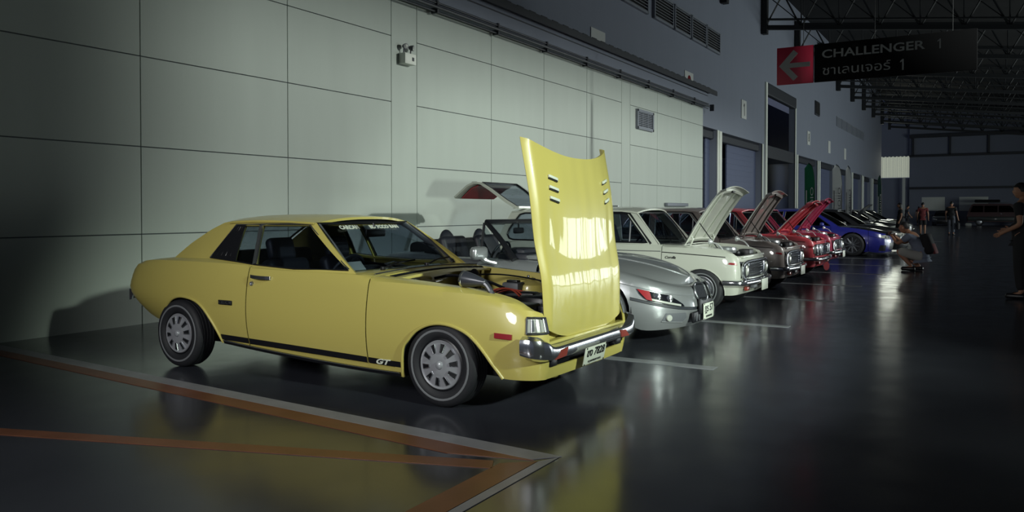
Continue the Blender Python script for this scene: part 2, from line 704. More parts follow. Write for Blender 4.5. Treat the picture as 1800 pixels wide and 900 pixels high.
# recess walls behind the doorways
m = M()
wbox(m, 26.8, 78.3, 0, 7.4, XU - 2.6, XU - 2.4)
struct(m.out('wall_recess', 'shutter', smooth=False))
for i, (y0, y1, zt) in enumerate(DOORS):
    m = M()
    if i != 0:
        m.box((XU + 0.02, y0 - 0.13, zt / 2), (0.10, 0.26, zt))
    m.box((XU + 0.0, y1 + 0.09, zt / 2), (0.06, 0.18, zt))
    d = struct(m.out('door_%d' % (i + 1), 'jamb', smooth=False))
    m = M()
    m.box((XU - 0.25, (y0 + y1) / 2, zt - 0.18), (0.28, y1 - y0, 0.3), 0.05)
    if i == 2:
        m.box((XU - 0.05, (y0 + y1) / 2, zt - 0.25), (0.25, y1 - y0, 0.55), 0.06)
        m.box((XU - 1.2, (y0 + y1) / 2, 4.0), (2.3, y1 - y0, 0.55))
        for y in (y0 + 1.6, y0 + 3.4, y0 + 4.6):
            m.box((XU - 2.3, y, 3.5), (0.2, 0.1, 7.0))
    m.out('shutter_box', 'dark_metal', d, smooth=False)
    if i != 2:
        s = M()
        s.box((XU - 0.30, (y0 + y1) / 2 + 0.9, (zt - 0.3) / 2), (0.05, max(0.6, y1 - y0 - 1.8), zt - 0.3))
        for k in range(int(zt / 0.22)):
            s.box((XU - 0.27, (y0 + y1) / 2 + 0.9, 0.12 + k * 0.22), (0.015, max(0.6, y1 - y0 - 1.8), 0.02))
        s.out('shutter', 'shutter', d, smooth=False)

# end wall
m = M()
m.box((2.5, 88.15, 5.5), (19.6, 0.3, 13.0))
struct(m.out('wall_far', 'upper_wall', smooth=False))
m = M()
for z in (3.55, 6.7):
    m.box((2.5, 87.9, z), (19.6, 0.3, 0.22))
m.box((2.5, 87.8, 8.6), (19.6, 0.5, 0.3))
for k in range(7):
    m.box((-7 + k * 3.2, 87.9, 7.7), (0.18, 0.3, 1.9))
struct(m.out('trim_6', 'dark_metal', smooth=False))
m = M()
m.box((-9.7, 88.6, 9.8), (5.0, 0.3, 6.2))
m.box((-9.7, 88.6, 2.3), (5.0, 0.3, 4.6))
struct(m.out('wall_annex', 'upper_wall', smooth=False))
# pale translucent sheets above the annex
m = M()
for k in range(24):
    m.box((-11.2 + k * 0.17, 88.45 + 0.03 * (k % 2), 5.7), (0.15, 0.05, 2.1))
struct(m.out('window_1', 'skylight', smooth=False))
struct(M().box((-7.75, 87.6, 2.3), (0.25, 0.25, 4.6)).out('trim_7', 'jamb', smooth=False))
# two pale boards low on the end wall
for k, (x0, x1) in enumerate(((-6.2, -4.2), (-3.0, -0.6))):
    tag(M().box(((x0 + x1) / 2, 87.97, 2.0), (x1 - x0, 0.05, 1.35), 0.02).out('notice_board', 'jamb'),
        ('left pale board low on the far end wall, behind the red shirt',
         'right pale board low on the far end wall, beside the parked van')[k], 'board', 'boards on the end wall')

# roof and trusses
m = M()
sl = -0.115
m.add([(-9.0, -12, 11.6), (16, -12, 11.6 + sl * 25), (16, 92, 11.6 + sl * 25), (-9.0, 92, 11.6),
       (-9.0, -12, 11.8), (16, -12, 11.8 + sl * 25), (16, 92, 11.8 + sl * 25), (-9.0, 92, 11.8)],
      [(0, 1, 2, 3), (7, 6, 5, 4), (0, 4, 5, 1), (1, 5, 6, 2), (2, 6, 7, 3), (3, 7, 4, 0)])
struct(m.out('ceiling', 'roof_sheet', smooth=False))
YT = [23.5, 29.5, 35.5, 42.2, 48.3, 54.5, 60.4, 66.0, 71.6, 77.5, 83.0]
for i, y in enumerate(YT):
    m = M()
    zb = lambda x: 9.25 + sl * (x + 8.75)
    for dz, hh in ((0.0, 0.18), (1.45, 0.16), (0.35, 0.06)):
        a, b = Vector((-8.7, y, zb(-8.7) + dz)), Vector((15, y, zb(15) + dz))
        m.bar([a, b], [(-0.1, -hh / 2), (0.1, -hh / 2), (0.1, hh / 2), (-0.1, hh / 2)])
    x = -8.6
    while x < 14.5:
        a = (x, y, zb(x))
        b = (x + 0.75, y, zb(x + 0.75) + 1.45)
        c = (x + 1.5, y, zb(x + 1.5))
        m.tube([a, b], 0.035, 4)
        m.tube([b, c], 0.035, 4)
        m.tube([c, (x + 1.5, y, zb(x + 1.5) + 1.45)], 0.03, 4)
        m.tube([(x, y, zb(x) + 1.45), (x + 1.5, y, zb(x + 1.5) + 0.2)], 0.02, 4)
        x += 1.5
    m.box((-8.6, y, 9.9), (0.22, 0.3, 1.9))
    struct(m.out('trim_%d' % (20 + i), 'truss', smooth=False))

# open long side of the hall: piers and low lintel
for k in range(12):
    y = 9.5 + k * 5.2
    struct(M().box((12.6, y, 2.4), (0.35, 0.45, 4.8)).out('trim_%d' % (40 + k), 'upper_wall', smooth=False))
m = M()
wbox(m, 8.0, 92.0, 4.4, 9.6, 12.4, 12.7)
wbox(m, -12.0, 8.0, 0.0, 9.6, 12.4, 12.7)
struct(m.out('wall_right', 'upper_wall', smooth=False))

# painted floor marks
def strip(pts, name, material, n=1, z=0.003):
    a, b, c, d = [Vector((*p, 0)) for p in pts]
    m = M()
    m.prism([a + Vector((0, 0, 0.0006)), b + Vector((0, 0, 0.0006)), c + Vector((0, 0, 0.0006)), d + Vector((0, 0, 0.0006))], (0, 0, z))
    return struct(m.out(name, material, smooth=False))


strip([(-8.4, 4.17), (-8.4, 4.04), (-2.10, 3.69), (-1.985, 3.82)], 'trim_60', 'paint_grey')
strip([(-8.4, 4.035), (-8.4, 3.90), (-2.55, 3.555), (-2.08, 3.685)], 'trim_61', 'paint_orange')
strip([(-7.6, 1.72), (-7.6, 1.60), (-2.20, 3.46), (-2.26, 3.57)], 'trim_62', 'paint_orange')
strip([(-2.21, 3.55), (-2.18, -2.0), (-2.02, -2.0), (-2.055, 3.68)], 'trim_63', 'paint_orange')
strip([(-2.05, 3.68), (-2.015, -2.0), (-1.985, -2.0), (-1.99, 3.80)], 'trim_64', 'paint_grey')
for k, y in enumerate((6.63, 9.46, 12.45, 15.2, 18.25, 21.2, 24.2, 27.2, 30.2, 33.2, 36.2, 39.2)):
    strip([(-8.4, y - 0.07), (-2.0, y - 0.07), (-2.0, y + 0.07), (-8.4, y + 0.07)], 'trim_%d' % (65 + k), 'paint_grey')

# louvres high on the wall
LV = [(20.3, 22.08), (22.62, 24.2), (24.38, 25.85), (26.03, 27.5), (27.64, 29.16)]
LVL = ['nearest louvre vent high on the grey wall, cut by the picture edge', 'second louvre vent from the left high on the grey wall',
       'third louvre vent, in the middle of the row high on the grey wall', 'fourth louvre vent from the left high on the grey wall',
       'last louvre vent on the right of the high near row']
for (y0, y1), lb in zip(LV, LVL):
    t = thing('louvre_vent', lb, 'vent', (XU, (y0 + y1) / 2, 7.05), group='louvre vents high on the near wall')
    W_ = y1 - y0
    f = M()
    for yy in (-W_ / 2, W_ / 2):
        f.box((0.04, yy, 0.37), (0.1, 0.06, 0.80))
    for zz in (0.0, 0.74):
        f.box((0.04, 0, zz), (0.1, W_, 0.06))
    f.out('frame', 'louvre', t, smooth=False)
    M().box((0.01, 0, 0.37), (0.02, W_ - 0.06, 0.7)).out('backing', 'dark', t, smooth=False)
    b = M()
    for k in range(8):
        b.box((0.05, 0, 0.07 + k * 0.088), (0.085, W_ - 0.08, 0.012), rot=((0, 1, 0), 0.6))
    b.out('blade', 'louvre', t, smooth=False)
for k in range(6):
    y0 = 54.6 + k * 2.1
    t = thing('louvre_vent', 'grey louvre vent high on the far wall, %s' % ['first of the far row of six', 'second of the far row of six',
              'third of the far row of six', 'fourth of the far row of six', 'fifth of the far row of six', 'last of the far row of six'][k],
              'vent', (XU, y0 + 0.9, 6.75), group='louvre vents high on the far wall')
    b = M()
    b.box((0.02, 0, 0.3), (0.04, 1.8, 0.62))
    b.out('frame', 'louvre', t, smooth=False)
    b = M()
    for j in range(6):
        b.box((0.06, 0, 0.06 + j * 0.095), (0.08, 1.7, 0.012), rot=((0, 1, 0), 0.6))
    b.out('blade', 'upper_wall', t, smooth=False)
# narrow dark window on the far wall
t = thing('wall_vent', 'narrow dark upright vent on the grey wall right of the tall doorway', 'vent', (XU, 48.1, 6.75))
M().box((0.02, 0, 0.38), (0.08, 1.25, 0.80), 0.02).out('frame', 'dark_metal', t)
M().box((0.06, 0, 0.38), (0.04, 1.1, 0.66)).out('backing', 'dark', t, smooth=False)

# ventilation grille on the panels
t = thing('wall_grille', 'square metal ventilation grille on the pale panelled wall', 'grille', (XP, 21.41, 3.63))
f = M()
for yy in (-0.58, 0.58):
    f.box((0.03, yy, 0.24), (0.08, 0.07, 0.55))
for zz in (0.0, 0.48):
    f.box((0.03, 0, zz), (0.08, 1.22, 0.07))
f.out('frame', 'louvre', t, smooth=False)
M().box((0.012, 0, 0.24), (0.02, 1.1, 0.44)).out('backing', 'dark_metal', t, smooth=False)
b = M()
for k in range(9):
    b.box((0.03, 0, 0.045 + k * 0.049), (0.03, 1.1, 0.02))
for yy in (-0.2, 0.2):
    b.box((0.035, yy, 0.24), (0.03, 0.03, 0.46))
b.out('blade', 'louvre', t, smooth=False)
# small low box on the wall near the doorway
tag(M().box((XP + 0.06, 24.0, 1.52), (0.12, 1.9, 0.10), 0.02).out('cable_tray', 'louvre'), 'short grey cable tray low on the panelled wall beside the first doorway', 'tray')

# emergency light
t = thing('emergency_light', 'white twin-head emergency light on the pale wall', 'light', (XP, 10.66, 3.86))
M().box((0.07, 0.02, 0.0), (0.14, 0.30, 0.18), 0.015).out('battery_box', 'jamb', t)
M().box((0.143, 0.08, 0.0), (0.006, 0.05, 0.06)).out('test_panel', 'dark_metal', t)
for yy, s in ((-0.07, 1), (0.11, -1)):
    h = M().lathe([(0.0, -0.05), (0.03, -0.05), (0.045, 0.0), (0.05, 0.03), (0.042, 0.032), (0.0, 0.028)], (0.09, yy, 0.20), (0.9, -0.35 * s, -0.15), 18)
    h.tube([(0.06, yy, 0.08), (0.07, yy, 0.19)], 0.012, 8)
    hh = h.out('lamp_head', 'grey_plastic', t)
    M().lathe([(0.0, 0.0), (0.04, 0.0), (0.0, 0.004)], Vector((0.09, yy, 0.20)) + Vector((0.9, -0.35 * s, -0.15)).normalized() * 0.031, (0.9, -0.35 * s, -0.15), 18).out('lens', 'lens', hh)

def numeral_one(x, z, h, along, face, material, parent):
    """a figure 1 with its flag; along: reading direction, face: outward direction"""
    P = [(0.0, -0.5), (0.0, 0.30), (-0.17, 0.20), (-0.17, 0.32), (0.02, 0.5), (0.13, 0.5), (0.13, -0.5)]
    o = Vector(face) * 0.003
    A = Vector(along)
    m = M().prism([Vector(x) + A * (p * h) + Vector((0, 0, z + q * h)) for p, q in P], o)
    return m.out('numeral', material, parent, smooth=False)


# paper signs and number plates on the wall
tag(M().box((XU + 0.01, 18.8, 5.78), (0.02, 0.85, 0.32)).out('blank_sign', 'paper', smooth=False), 'blank white paper sign above the beam on the grey wall', 'sign')
t = thing('fire_sign', 'white paper sign with a red disc above the beam end', 'sign', (XU + 0.01, 25.9, 5.72))
M().box((0, 0, 0), (0.02, 0.85, 0.40)).out('sheet', 'paper', t, smooth=False)
M().lathe([(0.0, 0.0), (0.15, 0.0), (0.15, 0.01), (0.0, 0.01)], (0.012, 0, -0.06), (1, 0, 0), 24).out('disc', 'lens_red', t)
for y, z, tx, lb in ((32.67, 5.41, '1', 'white bay number sign reading 1 above the first doorway'), (45.8, 5.28, '8', 'white bay number sign beside the tall doorway'),
                     (52.1, 5.22, '', 'white bay number sign third along the grey wall'), (58.1, 5.16, '', 'white bay number sign fourth along the grey wall')):
    t = thing('bay_number_sign', lb, 'sign', (XU + 0.015, y, z), group='bay number signs')
    M().box((0, 0, 0), (0.03, 0.72, 0.74), 0.005).out('plate', 'paper', t)
    if tx == '1':
        numeral_one((0.016, 0, 0), 0, 0.5, (0, 1, 0), (1, 0, 0), 'ink', t)
    elif tx:
        text('numeral', tx, 0.62, Matrix.Translation((0.017, 0, 0)) @ FACE_X, 'ink', t, bold=0.01)

# hanging direction sign
t = thing('hanging_sign', 'long hanging red and black direction sign with left arrow', 'sign', (-2.35, 18.0, 4.05))
wy = 0.05
M().box((-1.37, 0, 0.40), (0.76, wy, 0.80), 0.01).out('arrow_panel', 'sign_red', t)
M().box((0.52, 0, 0.40), (3.0, wy, 0.80), 0.01).out('text_panel', 'sign_black', t)
y = -wy / 2 - 0.001
AR = [(-1.70, 0.40), (-1.40, 0.73), (-1.31, 0.65), (-1.49, 0.45), (-1.06, 0.45), (-1.06, 0.35), (-1.49, 0.35), (-1.31, 0.15), (-1.40, 0.07)]
M().prism([(x, y, z) for x, z in AR], (0, -0.006, 0)).out('arrow', 'sign_white', t, smooth=False)
y = -wy / 2 - 0.004


text('lettering', 'CHALLENGER', 0.24, Matrix.Translation((-0.83, y, 0.57)) @ FACE_NY, 'sign_white', t, width=1.94, bold=0.004, align='LEFT')
numeral_one((1.37, y, 0), 0.57, 0.19, (1, 0, 0), (0, -1, 0), 'sign_white', t)
text('lettering', 'ชาเลนเจอร์', 0.26, Matrix.Translation((-0.82, y, 0.22)) @ FACE_NY, 'sign_white', t, width=1.30, align='LEFT')
numeral_one((0.71, y, 0), 0.22, 0.22, (1, 0, 0), (0, -1, 0), 'sign_white', t)
r = M()
for x in (-1.2, 0.2, 1.6):
    r.tube([(x, 0, 0.79), (x, 0, 4.9)], 0.006, 6)
r.out('hanger_rod', 'truss', t)

# added rigs out of view: housings, and shutters that shape the added spots
t = thing('added_spot_rig', 'added unseen lamp rig with shutters shaping the light on the wall', 'light', (8.0, 18.0, 7.0))
M().box((0.40, 0, 0), (0.5, 0.6, 0.6), 0.05).out('housing', 'black', t)
M().tube([(0.40, 0, 0.28), (0.40, 0, 2.6)], 0.03, 8).out('hanger', 'dark_metal', t)
M().box((-2.0, 0.0, -0.31 + 0.9), (0.02, 5.0, 1.8)).out('shutter', 'black', t, smooth=False)
M().box((-2.0, 0.0, -1.22 - 0.7), (0.02, 5.0, 1.4)).out('shutter', 'black', t, smooth=False)
M().box((-2.03, -2.31, -0.8), (0.02, 1.70, 1.6)).out('shutter', 'black', t, smooth=False)
for yy in (-2.4, 2.4):
    M().tube([(0.3, 0, 0.1), (-2.0, yy, 0.5), (-2.0, yy, -2.4)], 0.02, 6).out('shutter_arm', 'black', t)
t = thing('added_spot_rig', 'added unseen lamp rig with shutters shaping the light on the raised bonnet', 'light', (7.0, 2.2, 4.9))  # second added rig; its shutters keep the spot off floor and wall
M().box((0.45, -0.2, 0.2), (0.4, 0.7, 0.7), 0.05, rot=((0, 0, 1), -0.5)).out('housing', 'black', t)
M().tube([(0.45, -0.2, 0.5), (0.45, -0.2, 4.9)], 0.03, 8).out('hanger', 'dark_metal', t)
M().box((-1.7, 1.0, -1.03 - 0.6), (0.02, 5.0, 1.2), rot=((0, 0, 1), -0.52)).out('shutter', 'black', t, smooth=False)
M().box((-1.7, 1.0, -0.50 + 0.7), (0.02, 5.0, 1.4), rot=((0, 0, 1), -0.52)).out('shutter', 'black', t, smooth=False)
M().tube([(0.4, -0.2, 0.0), (-1.7, 1.0, -1.2)], 0.02, 6).out('shutter_arm', 'black', t)


# ------------------------------------------------------------------ cars: shared body work
class Car:
    """Local frame: x forward from the front axle, y to the car's left, z up, origin on the ground."""

    def __init__(s, name, label, loc, rz=0.0, body='white', group=None):
        s.root = thing(name, label, 'car', loc, rz, group)
        s.body = body

    def shape(s, plan, zs, zb, r=0.05, ext=0.05, lo=0.05, hi=0.03, tm=0.55, slope=0.05):
        P = np.array(smooth_line(plan, 14))
        L = np.concatenate([[0], np.cumsum(np.hypot(np.diff(P[:, 0]), np.diff(P[:, 1])))])
        i0 = int(np.argmin(np.abs(P[:, 0])))
        s.P, s.T = P, L - L[i0] + P[i0, 0]
        s.t0, s.t1 = s.T[0], s.T[-1]
        s.zs_, s.zb_ = pchip(zs), pchip(zb)
        s.r, s.ext, s.lo, s.hi, s.tm, s.slope = r, ext, lo, hi, tm, slope
        s.extf = ext if callable(ext) else (lambda x: ext)
        s.lof = lo if callable(lo) else (lambda x: lo)
        s.hif = hi if callable(hi) else (lambda x: hi)

    def pt(s, t):
        x = float(np.interp(t, s.T, s.P[:, 0]))
        y = float(np.interp(t, s.T, s.P[:, 1]))
        e = 0.03
        x1, x2 = np.interp([t - e, t + e], s.T, s.P[:, 0])
        y1, y2 = np.interp([t - e, t + e], s.T, s.P[:, 1])
        dx, dy = x2 - x1, y2 - y1
        k = math.hypot(dx, dy) + 1e-9
        return x, y, dy / k, -dx / k           # inward normal (towards y=0 and the middle)

    def zs(s, t):
        return s.zs_(float(np.interp(t, s.T, s.P[:, 0])) if t > 0 or t < -2.4 else t)

    def zb(s, t):
        return s.zb_(float(np.interp(t, s.T, s.P[:, 0])) if t > 0 or t < -2.4 else t)

    def top(s, t):
        return s.zs(t) + s.extf(t)

    def F(s, sg, off=0.0):
        def f(t, v):
            x, y, nx, ny = s.pt(t)
            za, zb = s.zs(t), s.zb(t)
            h = (min(v, za) - zb) / max(1e-4, za - zb)
            lo, hi = s.lof(t), s.hif(t)
            inn = lo * max(0.0, (s.tm - h) / s.tm) ** 2 + hi * max(0.0, (h - s.tm) / (1 - s.tm)) ** 2 - off
            z = v
            if v > za:
                d = v - za
                a = min(d / s.r, math.radians(84))
                inn += s.r * (1 - math.cos(a))
                z = za + s.r * math.sin(a)
                rest = d - a * s.r
                if rest > 0:
                    inn += rest * 0.995
                    z += rest * s.slope
                z += off
            return Vector((x + nx * inn, sg * (y + ny * inn), z))
        return f

    def outf(s, p):
        return p - Vector((min(max(p.x, s.P[:, 0].min() + 0.5), s.P[:, 0].max() - 0.5), 0, 0.45))

    def band(s, a, b, arch=None, lo=None, hi=None, n=10, lean_a=0.0, lean_b=0.0):
        lo = lo or s.zb
        hi = hi or s.top
        pts = []
        ts = list(np.linspace(a, b, max(3, int(abs(b - a) / 0.06) + 2)))
        arch = arch or []
        if arch and not isinstance(arch[0], list):
            arch = [arch]
        arch = [A for A in arch if A]
        done = set()
        for t in ts:
            skip = False
            for k, A in enumerate(arch):
                x0, x1 = A[0][0], A[-1][0]
                if t >= x0 - 1e-6 and k not in done:
                    done.add(k)
                    pts += [tuple(p) for p in A]
                if min(x0, x1) - 0.012 <= t <= max(x0, x1) + 0.012:
                    skip = True
            if not skip:
                pts.append((t, lo(t)))
        pts += [(t, hi(t)) for t in reversed(ts)]
        H = max(p[1] for p in pts) - min(p[1] for p in pts)
        z0 = min(p[1] for p in pts)
        if lean_a or lean_b:
            def sh(p):
                k = (p[1] - z0) / H
                w = (p[0] - a) / (b - a)
                return (p[0] + k * (lean_a * (1 - w) + lean_b * w), p[1])
            pts = [sh(p) for p in pts]
        return pts

    def skin(s, name, outer, holes=(), sg=-1, material=None, off=0.0, thick=0.012, dx=0.06, dz=0.05, parent=None, label=None):
        m = M()
        m.panel(outer, list(holes), s.F(sg, off), dx, dz, thick, s.outf)
        return m.out(name, material or s.body, parent or s.root, label=label)

    # ---- greenhouse
    def cabin(s, zbelt, yb, zroof, yr, bulge=0.012):
        s.zbelt, s.yb, s.zroof, s.yr, s.bulge = pchip(zbelt), pchip(yb), zroof, pchip(yr), bulge

    def G(s, sg, off=0.0):
        def g(x, z):
            zb = s.zbelt(x)
            t = (z - zb) / (s.zroof - zb)
            y = s.yb(x) + (s.yr(x) - s.yb(x)) * t + s.bulge * (1 - (2 * t - 1) ** 2)
            return Vector((x, sg * (y + off), z))
        return g

    def side_glass(s, outer, windows, sg, frame_mat=None, trim='chrome', glass='glass', names=None, tr=0.006):
        oo = lambda p: Vector((0, sg, 0.2))
        fr = M().panel(outer, windows, s.G(sg), 0.07, 0.07, 0.03, oo).out('window_frame', frame_mat or s.body, s.root)
        for i, w in enumerate(windows):
            gl = M().panel(w, [], s.G(sg, -0.016), 0.12, 0.12, 0.005, oo).out('side_window', glass, s.root)
            if trim:
                g = s.G(sg, 0.002)
                pts = [g(*p) for p in densify(w, 0.06)]
                M().tube(pts, tr, 6, closed=True).out('window_trim', trim, gl)
        return fr

    def screen(s, name, xb, zb, yb, xt, zt, yt, bow=0.06, bowt=0.04, glass='clear_glass', seal='black', belly=0.02, sr=0.010):
        def fn(u, v):
            q = 2 * u - 1
            y = (yb + (yt - yb) * v) * q
            x = xb + (xt - xb) * v + (bow + (bowt - bow) * v) * (1 - q * q)
            z = zb + (zt - zb) * v + belly * math.sin(math.pi * v)
            return (x, y, z)
        gl = M().grid(fn, 14, 6, 0.005, out=(1 if xb > xt else -1, 0, 0.6)).out(name, glass, s.root)
        e = [fn(k / 14, 0) for k in range(15)] + [fn(1, k / 6) for k in range(1, 6)] + [fn(k / 14, 1) for k in range(14, -1, -1)] + [fn(0, k / 6) for k in range(5, 0, -1)]
        M().tube(e, sr, 6, closed=True).out('screen_seal', seal, gl)
        return fn, gl

    def roof(s, xr, xf, zr, crown=0.05, bowf=0.04, bowr=0.04, edge=0.02, material=None, p=2.6):
        zf = pchip(zr)

        def fn(u, v):
            q = 2 * u - 1
            x0 = xr - bowr * (1 - q * q)
            x1 = xf + bowf * (1 - q * q)
            x = x0 + (x1 - x0) * v
            y = (s.yr(x) + edge) * q
            z = zf(x) + crown * (1 - abs(q) ** p)
            return (x, y, z)
        return M().grid(fn, 22, 16, 0.02).out('roof', material or s.body, s.root)

    # ---- lids and cowls spanning both sides
    def lid(s, name, ta, tb, cz, cx=None, material=None, off=0.0, n=14, inset=0.006, thick=0.012, m=10, label=None, pw=2.0):
        """surface from the inner edge of one flank over to the other; cz(x) centre height"""
        czf = pchip(cz)
        f = s.F(-1)

        def fn(u, v):
            t = ta + (tb - ta) * v
            e = f(t, s.top(t))
            q = 2 * u - 1
            c = Vector((cx(t) if cx else e.x, 0, 0))
            c.z = czf(c.x)
            w = 1 - abs(q)
            y = e.y + inset
            p = Vector((e.x + (c.x - e.x) * w, (y * abs(q)) * (-1 if q > 0 else 1), 0))
            p.z = e.z + (c.z - e.z) * (1 - abs(q) ** pw) + off
            return p
        return M().grid(fn, n, m, thick).out(name, material or s.body, s.root, label=label)

    def wheel(s, x, y, R, width, hub, z=None, ring=None, rim_r=None, **kw):
        """y<0: right-hand side; the outer face points away from y=0"""
        sg = -1 if y < 0 else 1
        w = width / 2
        rr = rim_r or R * 0.6
        prof = [(rr, -w * 0.8), (rr + 0.02, -w), (R * 0.88, -w), (R * 0.97, -w * 0.82), (R, -w * 0.6)]
        for k in range(4):
            a = -0.5 + k * 0.33
            prof += [(R, w * a), (R - 0.006, w * (a + 0.03)), (R - 0.006, w * (a + 0.06)), (R, w * (a + 0.09))]
        prof += [(R, w * 0.62), (R * 0.97, w * 0.84), (R * 0.90, w * 0.99), (R * 0.78, w * 1.02), (rr + 0.02, w), (rr, w * 0.8)]
        t = M().lathe(prof, axis=(0, sg, 0), n=40, close=True).out('wheel', 'rubber', s.root, (x, y, z or R), angle=40)
        if ring:
            M().lathe([(ring - 0.008, w * 1.015), (ring - 0.005, w * 1.04), (ring + 0.005, w * 1.04), (ring + 0.008, w * 1.015)], axis=(0, sg, 0), n=44).out('sidewall_ring', 'whitewall', t)
        hub(s, t, sg, rr, w, **kw)
        return t

    def underbody(s, x0, x1, y, z0, z1):
        return M().box(((x0 + x1) / 2, 0, (z0 + z1) / 2), (x1 - x0, 2 * y, z1 - z0), 0.03).out('underbody', 'dark', s.root)

    def seat(s, x, y, z, h=0.62, w=0.5, material='vinyl', headrest=True, lean=0.3):
        m = M().box((x + 0.02, y, z), (0.50, w, 0.14), 0.05, seg=3)
        se = m.out('seat', material, s.root)
        b = M().box((x - 0.27 - h / 2 * lean, y, z + 0.05 + h / 2), (0.13, w, h), 0.055, rot=((0, 1, 0), -lean), seg=3)
        b.out('backrest', material, se)
        if headrest:
            hx, hz = x - 0.29 - (h + 0.06) * lean, z + 0.12 + h
            M().box((hx, y, hz), (0.10, 0.27, 0.2), 0.045, rot=((0, 1, 0), -lean), seg=3).out('headrest', material, se)
        return se

    def steering(s, x, y, z, r=0.18, material='vinyl'):
        d = Vector((-0.9, 0, 0.45)).normalized()
        u = Vector((0, 1, 0))
        v = d.cross(u)
        c = Vector((x, y, z))
        m = M().tube([c + (u * math.cos(a) + v * math.sin(a)) * r for a in [2 * math.pi * k / 24 for k in range(24)]], 0.013, 6, closed=True)
        for a in (0.3, math.pi - 0.3, -math.pi / 2):
            m.tube([c, c + (u * math.cos(a) + v * math.sin(a)) * r], 0.012, 6)
        m.tube([c, c - d * 0.25], 0.02, 8)
        m.lathe([(0, -0.01), (0.05, -0.01), (0.04, 0.03), (0, 0.035)], c, d, 14)
        return m.out('steering_wheel', material, s.root)

    def number_plate(s, x, y, z, w, h, l1, l2, tilt=0.0):
        p = M().box((0, 0, 0), (0.008, w, h), 0.003).out('number_plate', 'plate', s.root, (x, y, z))
        p.rotation_euler = (0, tilt, 0)
        fx = Matrix.Translation((0.005, 0, h * 0.16)) @ FACE_X
        text('plate_number', l1, h * 0.62, fx, 'ink', p, width=w * 0.84, bold=0.002)
        if l2:
            text('plate_province', l2, h * 0.2, Matrix.Translation((0.005, 0, -h * 0.32)) @ FACE_X, 'ink', p, width=w * 0.62)
        b = M()
        for yy, zz in ((-0.46, -0.46), (0.46, 0.46), (-0.46, 0.46), (0.46, -0.46)):
            b.box((0.005, yy * w, zz * h), (0.004, 0.012, 0.012))
        b.out('plate_bolt', 'ink', p)
        return p


def arch(xc, zc, r, zl, zr=None, n=16):
    """wheel arch outline from rear foot to front foot"""
    zr = zl if zr is None else zr
    a0 = math.pi + math.asin(min(1, max(-1, (zc - zl) / r)))
    a1 = -math.asin(min(1, max(-1, (zc - zr) / r)))
    return [(xc + r * math.cos(a0 + (a1 - a0) * k / n), zc + r * math.sin(a0 + (a1 - a0) * k / n)) for k in range(n + 1)]


def hub_slotted(s, t, sg, rr, w, hr=None):
    """silver hubcap with ten slots, chrome lips and a centre boss"""
    M().lathe([(rr - 0.03, -w * 0.2), (rr + 0.004, w * 0.8), (rr - 0.008, w * 0.86), (rr - 0.03, w * 0.75), (rr - 0.05, w * 0.4), (0, w * 0.4)], axis=(0, sg, 0), n=36).out('rim', 'black', t)
    R = hr or rr * 0.99
    c = M().lathe([(R, w * 0.62), (R, w * 0.80), (R * 0.955, w * 0.90), (R * 0.90, w * 0.86), (R * 0.84, w * 0.84), (R * 0.42, w * 1.0), (R * 0.24, w * 1.03),
                   (R * 0.17, w * 1.01), (R * 0.15, w * 1.13), (R * 0.10, w * 1.2), (0, w * 1.22)], axis=(0, sg, 0), n=44).out('hubcap', 'hubcap', t)
    for k in range(10):
        a = 2 * math.pi * k / 10 + 0.15
        rad = Vector((math.cos(a), 0, math.sin(a)))
        tan = Vector((-math.sin(a), 0, math.cos(a)))
        ys = lambda q: sg * (w * (1.0 - (q - 0.42) * 0.38) + 0.003)
        q0, q1 = 0.50, 0.84
        A = [rad * R * q0 + Vector((0, ys(q0), 0)), rad * R * q1 + Vector((0, ys(q1), 0))]
        hw0, hw1 = R * 0.055, R * 0.10
        d = M().prism([A[0] - tan * hw0, A[1] - tan * hw1, A[1] + tan * hw1, A[0] + tan * hw0], (0, -sg * 0.012, 0))
        d.out('slot', 'black', t, smooth=False)
        q = [A[0] - tan * hw0, A[1] - tan * hw1, A[1] + tan * hw1, A[0] + tan * hw0]
        M().tube([p + Vector((0, sg * 0.002, 0)) for p in q], 0.0035, 5, closed=True).out('slot_lip', 'chrome', t)


def hub_dish(s, t, sg, rr, w):
    """plain chrome hubcap in a dark rim"""
    M().lathe([(rr, w * 0.2), (rr + 0.004, w * 0.86), (rr - 0.006, w * 0.9), (rr - 0.018, w * 0.7), (rr - 0.03, w * 0.45), (0, w * 0.45)], axis=(0, sg, 0), n=32).out('rim', 'dull_chrome', t)
    M().lathe([(rr * 0.72, w * 0.42), (rr * 0.72, w * 0.62), (rr * 0.6, w * 0.74), (rr * 0.3, w * 0.84), (0, w * 0.86)], axis=(0, sg, 0), n=28).out('hubcap', 'chrome', t)


